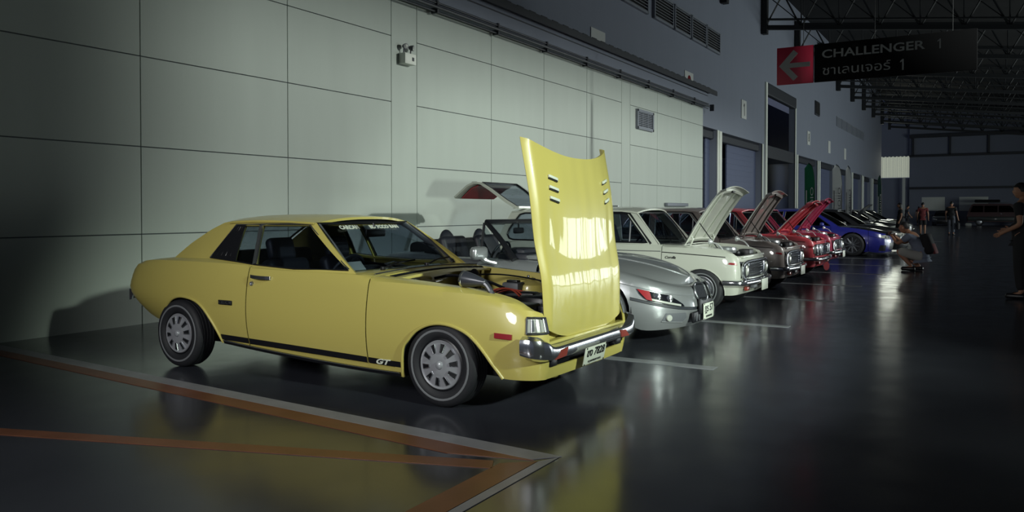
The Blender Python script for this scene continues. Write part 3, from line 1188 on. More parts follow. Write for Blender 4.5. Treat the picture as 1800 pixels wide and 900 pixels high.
def hub_spoke(s, t, sg, rr, w, n=10, material='grille', mesh=False):
    M().lathe([(rr, -w * 0.2), (rr + 0.004, w * 0.86), (rr - 0.008, w * 0.9), (rr - 0.022, w * 0.7), (rr - 0.03, -w * 0.1), (rr - 0.05, -w * 0.1), (0, -w * 0.1)], axis=(0, sg, 0), n=36).out('rim', 'dull_chrome' if not mesh else 'grille', t)
    m = M()
    for k in range(n):
        a = 2 * math.pi * k / n
        for da in ((-0.16, 0.16) if mesh else (0,)):
            p0 = Vector((math.cos(a) * rr * 0.18, sg * w * 0.6, math.sin(a) * rr * 0.18))
            p1 = Vector((math.cos(a + da * 1.8) * rr * 0.95, sg * w * 0.72, math.sin(a + da * 1.8) * rr * 0.95))
            m.tube([p0, p1], [rr * 0.05, rr * (0.035 if mesh else 0.06)], 6)
    m.lathe([(rr * 0.24, w * 0.4), (rr * 0.24, w * 0.66), (rr * 0.15, w * 0.74), (0, w * 0.74)], axis=(0, sg, 0), n=20)
    m.out('spokes', material, t)


# ------------------------------------------------------------------ yellow coupe
def build_celica():
    c = Car('car', 'yellow two-door coupe nearest the camera with its bonnet raised forward', (-3.18, 5.12, 0), body='yellow')
    R_ = 0.05
    sil = [(-3.60, 0.62), (-3.58, 0.70), (-3.52, 0.80), (-3.42, 0.862), (-2.88, 0.915), (-2.35, 0.925), (-1.83, 0.893), (-1.40, 0.875), (-0.80, 0.868),
           (-0.60, 0.85), (-0.08, 0.815), (0.15, 0.797), (0.375, 0.767), (0.60, 0.715), (0.735, 0.672), (0.78, 0.655)]
    zs = [(x, z - R_) for x, z in sil]
    zb = [(-3.60, 0.57), (-3.55, 0.53), (-3.45, 0.465), (-3.33, 0.41), (-3.18, 0.368), (-2.92, 0.33), (-2.19, 0.245), (-0.33, 0.168), (0.48, 0.24), (0.8, 0.24)]
    plan = [(-3.59, 0.0), (-3.58, 0.40), (-3.55, 0.60), (-3.48, 0.70), (-3.22, 0.742), (-2.7, 0.772), (-2.0, 0.79), (-1.0, 0.79), (0.0, 0.785),
            (0.40, 0.772), (0.57, 0.752), (0.67, 0.715), (0.73, 0.655), (0.75, 0.58), (0.757, 0.3), (0.76, 0.0)]
    ext = pchip([(-3.6, 0.10), (-3.4, 0.12), (-2.7, 0.13), (-2.4, 0.09), (-0.95, 0.075), (-0.62, 0.17), (0.5, 0.165), (0.70, 0.10), (1.6, 0.07)])
    lo = pchip([(-4.4, 0.02), (-3.7, 0.06), (-3.5, 0.11), (-3.2, 0.11), (-2.3, 0.055), (0, 0.05), (0.6, 0.03), (1.5, 0.02)])
    c.shape(plan, zs, zb, r=R_, ext=ext, lo=lo, hi=0.035, tm=0.52)
    tx = lambda x: float(np.interp(x, c.P[60:, 0], c.T[60:]))     # t for a place on the front corner
    tA = tx(0.645)
    tB = tx(0.748)
    fa = [(-0.33, 0.172), (-0.325, 0.25), (-0.30, 0.38), (-0.255, 0.44), (-0.19, 0.505), (-0.10, 0.55), (-0.01, 0.568), (0.08, 0.565), (0.165, 0.545),
          (0.235, 0.515), (0.30, 0.465), (0.36, 0.40), (0.405, 0.34), (0.445, 0.29), (0.48, 0.242)]
    ra = [(-2.905, 0.335), (-2.93, 0.40), (-2.915, 0.475), (-2.87, 0.53), (-2.79, 0.58), (-2.70, 0.602), (-2.62, 0.602), (-2.53, 0.59), (-2.45, 0.565),
          (-2.38, 0.52), (-2.32, 0.46), (-2.265, 0.39), (-2.225, 0.32), (-2.195, 0.25)]
    stl = pchip([(-2.2, 0.278), (-1.85, 0.272), (-0.33, 0.236)])     # bottom edge of the black stripe
    sth = pchip([(-2.2, 0.322), (-1.85, 0.316), (-0.33, 0.276)])
    oo = c.outf
    for sg in (-1, 1):
        c.skin('rear_quarter_panel', c.band(c.t0, -1.872, ra), sg=sg)
        c.skin('door', c.band(-1.860, -0.637, lo=stl), sg=sg)
        c.skin('rocker_panel', c.band(-1.860, -0.345, hi=lambda t: stl(t) - 0.006), sg=sg)
        # front wing, with the notch for the corner lamp
        b = c.band(-0.627, tB, fa, lo=lambda t: c.zb(t) if t > 0 else stl(t))
        c.skin('front_wing', b, [[(tA, 0.535), (tB - 0.004, 0.535), (tB - 0.004, 0.632), (tA, 0.642)]], sg=sg, dx=0.045, dz=0.045)
        # black stripe low on the flanks
        for a0, a1 in ((-2.20, -1.872), (-1.858, -0.640), (-0.624, -0.338)):
            m = M()
            m.panel(c.band(a0, a1, lo=stl, hi=sth), [], c.F(sg, 0.003), 0.08, 0.03, 0.004, oo)
            m.out('stripe', 'satin_black', c.root)
        m = M()
        m.panel(c.band(-2.17, -0.35, lo=lambda t: c.zb(t) + 0.004, hi=lambda t: c.zb(t) + 0.030), [], c.F(sg, 0.014), 0.08, 0.03, 0.012, oo)
        s_ = m.out('sill_trim', 'black', c.root)
        f = c.F(sg, 0.017)
        M().tube([f(x, c.zb(x) + 0.030) for x in np.linspace(-2.17, -0.35, 24)], 0.004, 6).out('sill_bead', 'chrome', s_)
        # wheel arch lips
        for A in (fa, ra):
            f = c.F(sg, 0.001)
            M().tube([f(*p) for p in smooth_line(A, 4)], 0.011, 8).out('arch_lip', 'yellow', c.root)
            # inner arch liner
            m = M()
            P = [f(*p) for p in A]
            m.grid(lambda u, v, P=P: P[min(len(P) - 1, int(round(u * (len(P) - 1))))] + Vector((0, -sg * (0.01 + v * 0.22), 0)), len(A) - 1, 2, 0.004, out=(0, 0, -1))
            m.out('wheel_well', 'dark', c.root)
        # flank lamp, handle, lock, badges
        m = M().panel([(0.436, 0.507), (0.556, 0.502), (0.556, 0.536), (0.436, 0.541)], [], c.F(sg, 0.012), 0.03, 0.02, 0.014, oo)
        m.out('side_marker', 'lens_red', c.root, label='red side marker lamp')
        f = c.F(sg)
        h = [f(x, 0.806 - (x + 1.72) * 0.03) + Vector((0, sg * (0.012 + 0.022 * math.sin(math.pi * k / 6)), 0)) for k, x in enumerate(np.linspace(-1.82, -1.61, 7))]
        d = M().bar(h, [(-0.007, -0.013), (0.007, -0.013), (0.007, 0.013), (-0.007, 0.013)])
        d.out('door_handle', 'chrome', c.root)
        M().lathe([(0, 0), (0.018, 0), (0.016, 0.012), (0.006, 0.013), (0, 0.009)], f(-1.81, 0.752), (0, sg, 0), 16).out('door_lock', 'dull_chrome', c.root)
        bp = f(-2.10, 0.588)
        M().box(bp + Vector((0, sg * 0.006, 0)), (0.155, 0.012, 0.036), 0.003).out('badge', 'black', c.root)
        mx = Matrix.Translation(bp + Vector((0, sg * 0.0125, 0))) @ (FACE_NY if sg < 0 else FACE_NY @ Matrix.Rotation(math.pi, 4, 'Y'))
        text('badge_lettering', 'CELICA', 0.036, mx, 'chrome', c.root, width=0.14, bold=0.0006)
        bp = f(-0.50, 0.262)
        mx = Matrix.Translation(bp + Vector((0, sg * 0.0075, 0))) @ (FACE_NY if sg < 0 else FACE_NY @ Matrix.Rotation(math.pi, 4, 'Y'))
        text('stripe_lettering', 'GT', 0.05, mx, 'plate', c.root, width=0.13, bold=0.0015, shear=0.3)

    # tail
    c.lid('boot_lid', c.t0 + 0.02, -2.93, [(-3.6, 0.80), (-3.52, 0.855), (-3.3, 0.905), (-2.9, 0.93)])
    f = c.F(1, 0.016)
    pts = [c.F(-1, 0.016)(t, 0.575) for t in np.linspace(-3.47, c.t0, 18)] + [f(t, 0.575) for t in np.linspace(c.t0, -3.47, 18)][1:]
    M().bar(pts, [(-0.012, -0.05), (0.008, -0.045), (0.014, 0), (0.008, 0.045), (-0.012, 0.05)]).out('rear_bumper', 'chrome', c.root)
    for sg in (-1, 1):
        m = M().panel([(c.t0 + 0.18, 0.64), (c.t0 + 0.52, 0.64), (c.t0 + 0.52, 0.74), (c.t0 + 0.18, 0.74)], [], c.F(sg, 0.01), 0.05, 0.05, 0.012, oo)
        m.out('tail_lamp', 'lens_red', c.root)

    # greenhouse
    c.cabin([(-3.0, 0.915), (-2.4, 0.925), (-1.83, 0.893), (-1.4, 0.872), (-0.75, 0.868)],
            [(-3.0, 0.60), (-2.6, 0.665), (-1.9, 0.722), (-1.2, 0.728), (-0.80, 0.705)], 1.238,
            [(-2.95, 0.44), (-2.4, 0.52), (-1.9, 0.565), (-1.35, 0.555), (-0.8, 0.55)])
    outer = [(-2.99, 0.91), (-2.7, 0.916), (-2.4, 0.920), (-1.83, 0.882), (-1.4, 0.862), (-0.79, 0.862), (-1.325, 1.228), (-1.5, 1.24), (-2.0, 1.243), (-2.3, 1.236), (-2.42, 1.222), (-2.56, 1.165), (-2.78, 1.045)]
    wq = [(-2.10, 0.921), (-1.845, 0.902), (-1.915, 1.206), (-2.125, 1.204)]
    wf = [(-1.83, 0.901), (-1.4, 0.884), (-0.875, 0.892), (-1.395, 1.212), (-1.90, 1.208)]
    for sg in (-1, 1):
        c.side_glass(outer, [wq, wf], sg, trim=None)
        g = c.G(sg, 0.004)
        m = M().panel([(-2.41, 0.938), (-2.07, 0.921), (-2.105, 1.205), (-2.225, 1.203)], [], c.G(sg, 0.006), 0.08, 0.06, 0.008, lambda p: Vector((0, sg, 0.2)))
        v = m.out('quarter_vent', 'satin_black', c.root)
        b = M()
        for k in range(5):
            b.tube([g(-2.39 + k * 0.06, 0.955), g(-2.235 + k * 0.026, 1.19)], 0.004, 5)
        b.out('vent_rib', 'black', v)
        M().bar([g(-1.838, 0.900), g(-1.908, 1.207)], [(-0.017, -0.008), (0.017, -0.008), (0.017, 0.008), (-0.017, 0.008)], up=(0, sg, 0)).out('window_divider', 'chrome', c.root)
        edge = [(-2.41, 0.934), (-2.23, 1.207), (-1.9, 1.215), (-1.395, 1.219), (-0.862, 0.892)]
        M().tube([g(*p) for p in densify(edge, 0.1)[:-18]] if False else [g(*p) for p in edge], 0.007, 6).out('window_trim', 'chrome', c.root)
        low = [(-2.41, 0.934), (-2.1, 0.917), (-1.83, 0.897), (-1.4, 0.88), (-0.865, 0.888)]
        M().tube([g(*p) for p in low], 0.006, 6).out('window_seal', 'black', c.root)
        M().tube([c.G(sg, 0.012)(*p) for p in [(-2.33, 1.222), (-2.0, 1.234), (-1.6, 1.233), (-1.34, 1.222)]], 0.008, 6).out('drip_rail', 'yellow', c.root)
    c.roof(-2.40, -1.335, [(-2.42, 1.222), (-2.2, 1.24), (-1.9, 1.245), (-1.6, 1.242), (-1.33, 1.225)], crown=0.048, bowf=0.05, bowr=0.05, edge=0.008)
    c.screen('windscreen', -0.885, 0.862, 0.675, -1.335, 1.222, 0.553, bow=0.08, bowt=0.05)
    fn, gl = c.screen('rear_window', -2.98, 0.915, 0.55, -2.42, 1.22, 0.49, bow=-0.05, bowt=-0.05)
    # banner stickers at the top of the windscreen
    wsn = Vector((0.62, 0, 0.78)).normalized()
    for tx_, yy, wd, sz, b_ in (('CARCAN', -0.29, 0.22, 0.06, 0.002), ('BD 7CCO BAN', 0.12, 0.36, 0.055, 0.002)):
        u = (yy / 0.555 + 1) / 2
        p = Vector(((-1.335 + 0.05 * (1 - (2 * u - 1) ** 2)), yy, 1.222)) + Vector((0.055, 0, -0.042)) + wsn * 0.012
        rot = Matrix(((0, -0.78, 0.62, 0), (1, 0, 0, 0), (0, 0.62, 0.78, 0), (0, 0, 0, 1)))
        text('windscreen_sticker', tx_, sz, Matrix.Translation(p) @ rot, 'plate', c.root, width=wd, bold=b_)

    # scuttle, wipers
    c.lid('scuttle_panel', -0.93, -0.61, [(-1.0, 0.872), (-0.80, 0.872), (-0.60, 0.868)], pw=2.2)
    m = M()
    e = [(-0.56 - 0.05 * (1 - abs(q) ** 2) * 0, 0.60 * q, 0.842 + 0.022 * (1 - q * q)) for q in np.linspace(-1, 1, 15)]
    m.tube(e, 0.014, 6)
    m.out('bonnet_seal', 'black', c.root)
    e = [(-0.50, 0.585 * q, 0.835 + 0.022 * (1 - q * q)) for q in np.linspace(-1, 1, 15)]
    M().bar(e, [(-0.035, -0.012), (0.035, -0.012), (0.035, 0.008), (-0.035, 0.008)]).out('scuttle_lip', 'yellow', c.root)
    e = [(-0.655, 0.66 * q, 0.862 + 0.022 * (1 - q * q)) for q in np.linspace(-1, 1, 15)]
    M().tube(e, 0.008, 6).out('scuttle_trim', 'chrome', c.root)
    for y0, y1 in ((-0.40, 0.12), (0.15, 0.6)):
        w = M().tube([(-0.80, y0, 0.885), (-0.86, (y0 + y1) / 2, 0.915), (-0.90, y1, 0.92)], 0.007, 6)
        w.box((-0.80, y0, 0.885), (0.035, 0.035, 0.03), 0.01)
        w.out('wiper', 'black', c.root)

    # engine bay
    for sg in (-1, 1):
        f = c.F(sg)

        def wall(u, v, sg=sg, f=f):
            t = -0.60 + u * 1.27
            e = f(t, c.top(t))
            return (e.x, e.y - sg * (0.004 + 0.03 * math.sin(v * 3.1)), e.z - 0.006 - v * 0.36)
        M().grid(wall, 16, 5, 0.006, out=(0, -sg, 0)).out('inner_wing', 'yellow', c.root)
        t = M().lathe([(0, 0.06), (0.05, 0.06), (0.12, 0.03), (0.13, 0.0), (0.13, -0.22)], (-0.02, sg * 0.50, 0.70), (0, 0, 1), 20)
        t.out('strut_tower', 'yellow', c.root)
    M().box((-0.57, 0, 0.64), (0.03, 1.14, 0.40), 0.01).out('bulkhead', 'yellow', c.root)
    M().box((0.02, 0, 0.34), (1.2, 1.1, 0.10)).out('bay_floor', 'dark', c.root)
    M().box((-0.545, -0.33, 0.79), (0.006, 0.10, 0.05)).out('vin_plate', 'sticker', c.root)
    e = M().box((0.05, 0.02, 0.52), (0.62, 0.34, 0.30), 0.04)
    e.box((0.03, 0.02, 0.695), (0.56, 0.13, 0.06), 0.025)
    e.box((-0.12, -0.26, 0.56), (0.24, 0.18, 0.16), 0.03)
    en = e.out('engine', 'black', c.root)
    M().box((0.33, 0.02, 0.66), (0.24, 0.34, 0.10), 0.04).out('air_cleaner', 'black', en)
    ho = M()
    for k in range(5):
        y0 = -0.20 + k * 0.048
        ho.tube(smooth_line([(-0.02, y0, 0.67), (0.05, y0 + 0.03, 0.745 - k * 0.012), (0.15, y0 + 0.10, 0.75 - k * 0.008), (0.24, y0 + 0.12, 0.68)], 6), 0.0065, 6)
    ho.out('ignition_lead', 'hose', en, label='orange ignition leads')
    M().lathe([(0, 0.08), (0.05, 0.08), (0.10, 0.03), (0.115, 0.0), (0.10, -0.03), (0, -0.03)], (-0.50, 0.34, 0.755), (1, 0, 0), 24).out('brake_servo', 'black', c.root)
    b = M().box((-0.10, 0.36, 0.69), (0.15, 0.12, 0.13), 0.015)
    b.out('washer_bottle', 'grey_plastic', c.root)
    M().box((-0.10, 0.36, 0.763), (0.10, 0.06, 0.02), 0.008).out('bottle_cap', 'black', c.root)
    b = M().box((0.40, -0.38, 0.60), (0.18, 0.24, 0.17), 0.012)
    b.out('battery', 'black', c.root)
    r = M().box((0.52, 0, 0.52), (0.06, 0.62, 0.30), 0.01)
    for k in range(14):
        r.box((0.555, -0.29 + k * 0.045, 0.52), (0.012, 0.012, 0.26))
    r.out('radiator', 'black', c.root)
    p = M().tube(smooth_line([(-0.54, -0.1, 0.80), (-0.42, 0.0, 0.82), (-0.2, 0.1, 0.78), (0.0, 0.05, 0.74)], 8), 0.012, 6)
    p.tube(smooth_line([(-0.52, 0.2, 0.80), (-0.3, 0.48, 0.80), (0.1, 0.50, 0.76), (0.5, 0.50, 0.68)], 8), 0.007, 6)
    p.tube(smooth_line([(-0.5, -0.42, 0.79), (-0.46, -0.46, 0.74), (-0.40, -0.46, 0.70), (-0.1, -0.44, 0.70)], 8), 0.010, 6)
    p.out('bay_hose', 'black', c.root)
    q = M()
    for (x, y, z) in ((0.0, 0.52, 0.77), (0.06, 0.53, 0.75), (0.10, 0.52, 0.78), (0.14, 0.53, 0.745), (-0.06, 0.53, 0.79)):
        q.lathe([(0, 0.012), (0.010, 0.010), (0.012, 0), (0.0, 0)], (x, y, z), (0, -1, 0.3), 10)
    q.out('bay_bolt', 'chrome', c.root)

    # nose: slam panel, grille, lamps, bumper, valance
    M().box((0.66, 0, 0.50), (0.05, 1.16, 0.05), 0.012).out('slam_panel', 'yellow', c.root)
    m = M().box((0.715, 0, 0.472), (0.06, 1.22, 0.022), 0.008)
    m.box((0.70, 0.2, 0.50), (0.03, 0.5, 0.03), 0.01)
    m.out('lower_crossbar', 'yellow', c.root)
    g = M().box((0.615, 0, 0.57), (0.02, 1.15, 0.13))
    for k in range(26):
        g.box((0.63, -0.56 + k * 0.045, 0.57), (0.02, 0.008, 0.12))
    g.out('grille', 'black', c.root)
    for sg in (-1, 1):
        for yy in (0.36, 0.50):
            h = M().lathe([(0.066, -0.03), (0.070, 0.0), (0.062, 0.012), (0.058, 0.004), (0, 0.004)], (0.64, sg * yy, 0.585), (1, 0, 0), 24).out('headlamp', 'chrome', c.root)
            M().lathe([(0.057, 0.004), (0.045, 0.016), (0.0, 0.022)], (0.64, sg * yy, 0.585), (1, 0, 0), 24).out('lens', 'lens', h)
        # clear corner lamp in a chrome bezel
        fl = c.F(sg, -0.004)
        m = M().panel([(tA + 0.004, 0.548), (tB - 0.008, 0.548), (tB - 0.008, 0.628), (tA + 0.004, 0.638)], [], fl, 0.02, 0.02, 0.02, oo)
        L = m.out('corner_lamp', 'lens', c.root, label='clear corner lamp in a chrome bezel')
        f2 = c.F(sg, 0.002)
        bz = M()
        for zz in (0.540, None):
            bz.tube([f2(t, zz if zz else 0.643 - 0.010 * (t - tA) / (tB - tA)) for t in np.linspace(tA, tB - 0.004, 10)], 0.007, 6)
        for t in (tA, tB - 0.004):
            bz.tube([f2(t, 0.540), f2(t, 0.638)], 0.007, 6)
        bz.out('bezel', 'chrome', L)
        rb = M()
        for k in range(1, 5):
            t = tA + (tB - tA) * k / 5
            rb.tube([f2(t, 0.55), f2(t, 0.632)], 0.002, 5)
        rb.out('lens_rib', 'dull_chrome', L)
        lp = M().panel([(tA + 0.03, 0.556), (tA + 0.055, 0.556), (tA + 0.055, 0.625), (tA + 0.03, 0.627)], [], c.F(sg, 0.000), 0.02, 0.02, 0.004, oo)
        lp.out('bulb_shadow', 'grille', L)
    # bumper: deep at the corners, slim across the front
    key = [(0.640, 0.790, 0.400, 0.532), (0.68, 0.785, 0.390, 0.535), (0.715, 0.775, 0.382, 0.532), (0.755, 0.735, 0.372, 0.525), (0.772, 0.68, 0.366, 0.505),
           (0.772, 0.63, 0.362, 0.474), (0.768, 0.55, 0.358, 0.462), (0.765, 0.40, 0.356, 0.460), (0.770, 0.2, 0.358, 0.462), (0.775, 0.0, 0.360, 0.463)]
    K = smooth_line(key, 5)
    full = [(x, -y, a, b) for x, y, a, b in K] + [(x, y, a, b) for x, y, a, b in reversed(K[:-1])]
    n = len(full) - 1

    def bf(u, v):
        i = min(n, int(round(u * n)))
        x, y, a, b = full[i]
        j0, j1 = max(0, i - 1), min(n, i + 1)
        tx_, ty_ = full[j1][0] - full[j0][0], full[j1][1] - full[j0][1]
        k = math.hypot(tx_, ty_) + 1e-9
        ox, oy = ty_ / k, -tx_ / k
        bl = 0.022 * (1 - abs(2 * v - 1) ** 3) - 0.03 * (1 if v in (0, 1) else 0)
        return (x + ox * bl, y + oy * bl, a + (b - a) * v)
    bp = M().grid(bf, n, 8, 0.012, out=(1, 0, 0)).out('front_bumper', 'chrome', c.root)
    for sg in (-1, 1):
        q = M()
        q.prism([(0.768, sg * 0.60, 0.372), (0.768, sg * 0.45, 0.378), (0.772, sg * 0.43, 0.432), (0.772, sg * 0.52, 0.426)], (0.022, 0, 0))
        q.out('turn_signal', 'lens_orange', bp, label='orange turn signal set into the bumper')
        M().box((0.70, sg * 0.52, 0.335), (0.07, 0.10, 0.06), 0.012).out('bumper_bracket', 'black', c.root)
    M().box((0.66, 0, 0.335), (0.03, 1.25, 0.08)).out('lower_grille', 'black', c.root)
    for sg in (-1, 1):
        m = M().panel(c.band(tB - 0.10, c.t1, hi=lambda t: 0.312 if t > tB else 0.36), [], c.F(sg, -0.004), 0.05, 0.03, 0.012, oo)
        m.out('front_valance', 'yellow', c.root)
    M().box((0.60, -0.36, 0.222), (0.14, 0.06, 0.035), 0.012).out('tow_eye', 'yellow', c.root)
    c.number_plate(0.808, -0.06, 0.333, 0.335, 0.125, 'ขง 7828', 'กรุงเทพมหานคร', tilt=0.22)

    # raised bonnet, hinged at the nose
    xe = pchip([(0.45, 0.735), (0.85, 0.722), (1.14, 0.672), (1.40, 0.645), (1.80, 0.572)])

    def hf(u, v):
        q = 2 * u - 1
        a = abs(q)
        z0 = 0.557 - 0.085 * (1 - a ** 3.2)
        z1 = 1.802 - 0.112 * (1 - a ** 2.3)
        ze = 0.557 + (1.802 - 0.557) * v
        z = z0 + (z1 - z0) * v
        w = 0.582 + 0.043 * v + 0.012 * math.sin(math.pi * v)
        cr = -0.01 + 0.085 * v ** 0.8
        x = xe(ze) + cr * (1 - a ** 3.2) - 0.035 * max(0.0, (a - 0.93) / 0.07) ** 2
        x += 0.0016 * math.sin(14 * q + 1.2 * v) * math.sin(math.pi * v) * (1 - a) + 0.0012 * math.sin(23 * q) * (1 - a)
        x += -0.004 * math.exp(-((a - 0.72) / 0.05) ** 2) * math.sin(math.pi * v)
        return (x, q * w, z)
    hd = M().grid(hf, 44, 36, 0.016, out=(1, 0, 0)).out('bonnet', 'yellow', c.root, angle=50)
    fr = M()
    for q0, q1, v0, v1 in ((0.06, 0.06, 0.04, 0.96), (0.94, 0.94, 0.04, 0.96), (0.06, 0.94, 0.05, 0.05), (0.06, 0.94, 0.95, 0.95), (0.06, 0.94, 0.1, 0.9), (0.94, 0.06, 0.1, 0.9)):
        P = [Vector(hf(q0 + (q1 - q0) * k / 10, v0 + (v1 - v0) * k / 10)) + Vector((-0.028, 0, 0)) for k in range(11)]
        fr.tube(P, 0.016, 6)
    fr.out('bonnet_frame', 'yellow', hd)
    for sg in (-1, 1):
        for k in range(3):
            v = 0.845 - k * 0.058
            u = 0.5 + sg * (0.325 + 0.004 * k)
            p = Vector(hf(u, v))
            px = Vector(hf(u + 0.02, v)) - Vector(hf(u - 0.02, v))
            pz = Vector(hf(u, v + 0.02)) - Vector(hf(u, v - 0.02))
            ex, ez = px.normalized(), pz.normalized()
            ey = ex.cross(ez).normalized()
            R = Matrix((ex, ey, ez)).transposed().to_4x4()
            vv = M().box(p + ey * 0.008, (0.100, 0.016, 0.020), 0.004, rot=R).out('bonnet_vent', 'plate', hd)
            M().box(p + ey * 0.004 - ez * 0.014, (0.100, 0.010, 0.009), rot=R).out('vent_slot', 'black', hd, smooth=False)
    for sg in (-1, 1):
        M().tube([(0.60, sg * 0.50, 0.50), (0.66, sg * 0.50, 0.54), (0.70, sg * 0.50, 0.66)], 0.012, 6).out('bonnet_hinge', 'black', c.root)

    # wing mirrors far forward on the wings
    for sg in (-1, 1):
        hx = Vector((0.085, sg * 0.625, 0.862))
        m = M().lathe([(0, -0.004), (0.047, 0.0), (0.055, 0.012), (0.053, 0.04), (0.044, 0.09), (0.030, 0.15), (0.020, 0.185), (0.0, 0.20)], hx, (1, 0, -0.10), 24)
        m.tube(smooth_line([hx + Vector((0.15, 0, -0.016)), hx + Vector((0.195, 0, -0.035)), hx + Vector((0.235, 0, -0.085)), hx + Vector((0.265, 0, -0.125))], 6), [0.022] * 6 + [0.02] * 6 + [0.018] * 6 + [0.02], 10)
        mm = m.out('wing_mirror', 'mirror_shell', c.root)
        M().lathe([(0.0545, 0.004), (0.058, 0.008), (0.058, 0.020), (0.0545, 0.022)], hx, (1, 0, -0.10), 24).out('mirror_rim', 'chrome', mm)
        # door-edge cowl screw seen at the pillar foot
    # wheels
    for x, ry in ((-0.005, 0.70), (-2.735, 0.70)):
        for sg in (-1, 1):
            c.wheel(x, sg * 0.675, 0.287, 0.185, hub_slotted, rim_r=0.178, ring=0.232, hr=0.170)
    # underside and cabin
    c.underbody(-3.25, 0.55, 0.54, 0.20, 0.45)
    M().box((-2.05, 0, 0.52), (2.3, 1.36, 0.14)).out('cabin_floor', 'dark', c.root)
    M().box((-2.75, 0, 0.78), (0.75, 1.2, 0.12), 0.02).out('parcel_shelf', 'vinyl', c.root)
    for sg in (-1, 1):
        m = M()
        m.panel(c.band(-2.4, -0.70, lo=lambda t: 0.45, hi=lambda t: c.zs(t) + 0.055), [], c.F(sg, -0.045), 0.2, 0.1, 0.01, oo)
        m.out('door_lining', 'vinyl', c.root)
    for y in (-0.33, 0.33):
        c.seat(-1.55, y, 0.52, h=0.36, w=0.47)
    m = M().box((-2.25, 0, 0.62), (0.42, 1.1, 0.16), 0.05).box((-2.50, 0, 0.80), (0.14, 1.1, 0.36), 0.05, rot=((0, 1, 0), -0.3))
    m.out('rear_seat', 'vinyl', c.root)
    d = M().box((-0.98, 0, 0.80), (0.32, 1.28, 0.10), 0.035).box((-1.10, -0.33, 0.85), (0.16, 0.42, 0.08), 0.03)
    d.out('dashboard', 'vinyl', c.root)
    c.steering(-1.24, -0.33, 0.80, 0.19)
    m = M().box((-1.22, 0.0, 1.14), (0.03, 0.24, 0.065), 0.012)
    m.tube([(-1.22, 0, 1.15), (-1.24, 0, 1.22)], 0.008, 6)
    m.out('rear_view_mirror', 'black', c.root)
    for sg in (-1, 1):
        M().tube([(-0.90, sg * 0.645, 0.865), (-1.12, sg * 0.59, 1.05), (-1.345, sg * 0.528, 1.212)], 0.022, 8).out('pillar_trim', 'grey_plastic', c.root)
    M().tube([(-1.36, y, 1.215 + 0.02 * (1 - (y / 0.53) ** 2)) for y in np.linspace(-0.53, 0.53, 9)], 0.018, 8).out('header_trim', 'vinyl', c.root)
    M().box((-0.955, -0.52, 0.905), (0.006, 0.15, 0.085), 0.003, rot=((0, 1, 0), -0.75)).out('dash_card', 'sticker', c.root)
    q = M()
    for a, b in (((-1.0, -0.14, 0.90), (-0.93, 0.06, 0.87)), ((-0.93, 0.06, 0.87), (-0.90, 0.10, 0.86)), ((-1.0, -0.14, 0.90), (-0.93, -0.10, 0.865)), ((-1.02, 0.0, 0.91), (-1.0, -0.14, 0.90)), ((-1.02, 0.0, 0.91), (-0.93, 0.06, 0.87))):
        q.tube([a, b], 0.005, 5)
    q.out('dash_stand', 'dull_chrome', c.root)
    return c


build_celica()


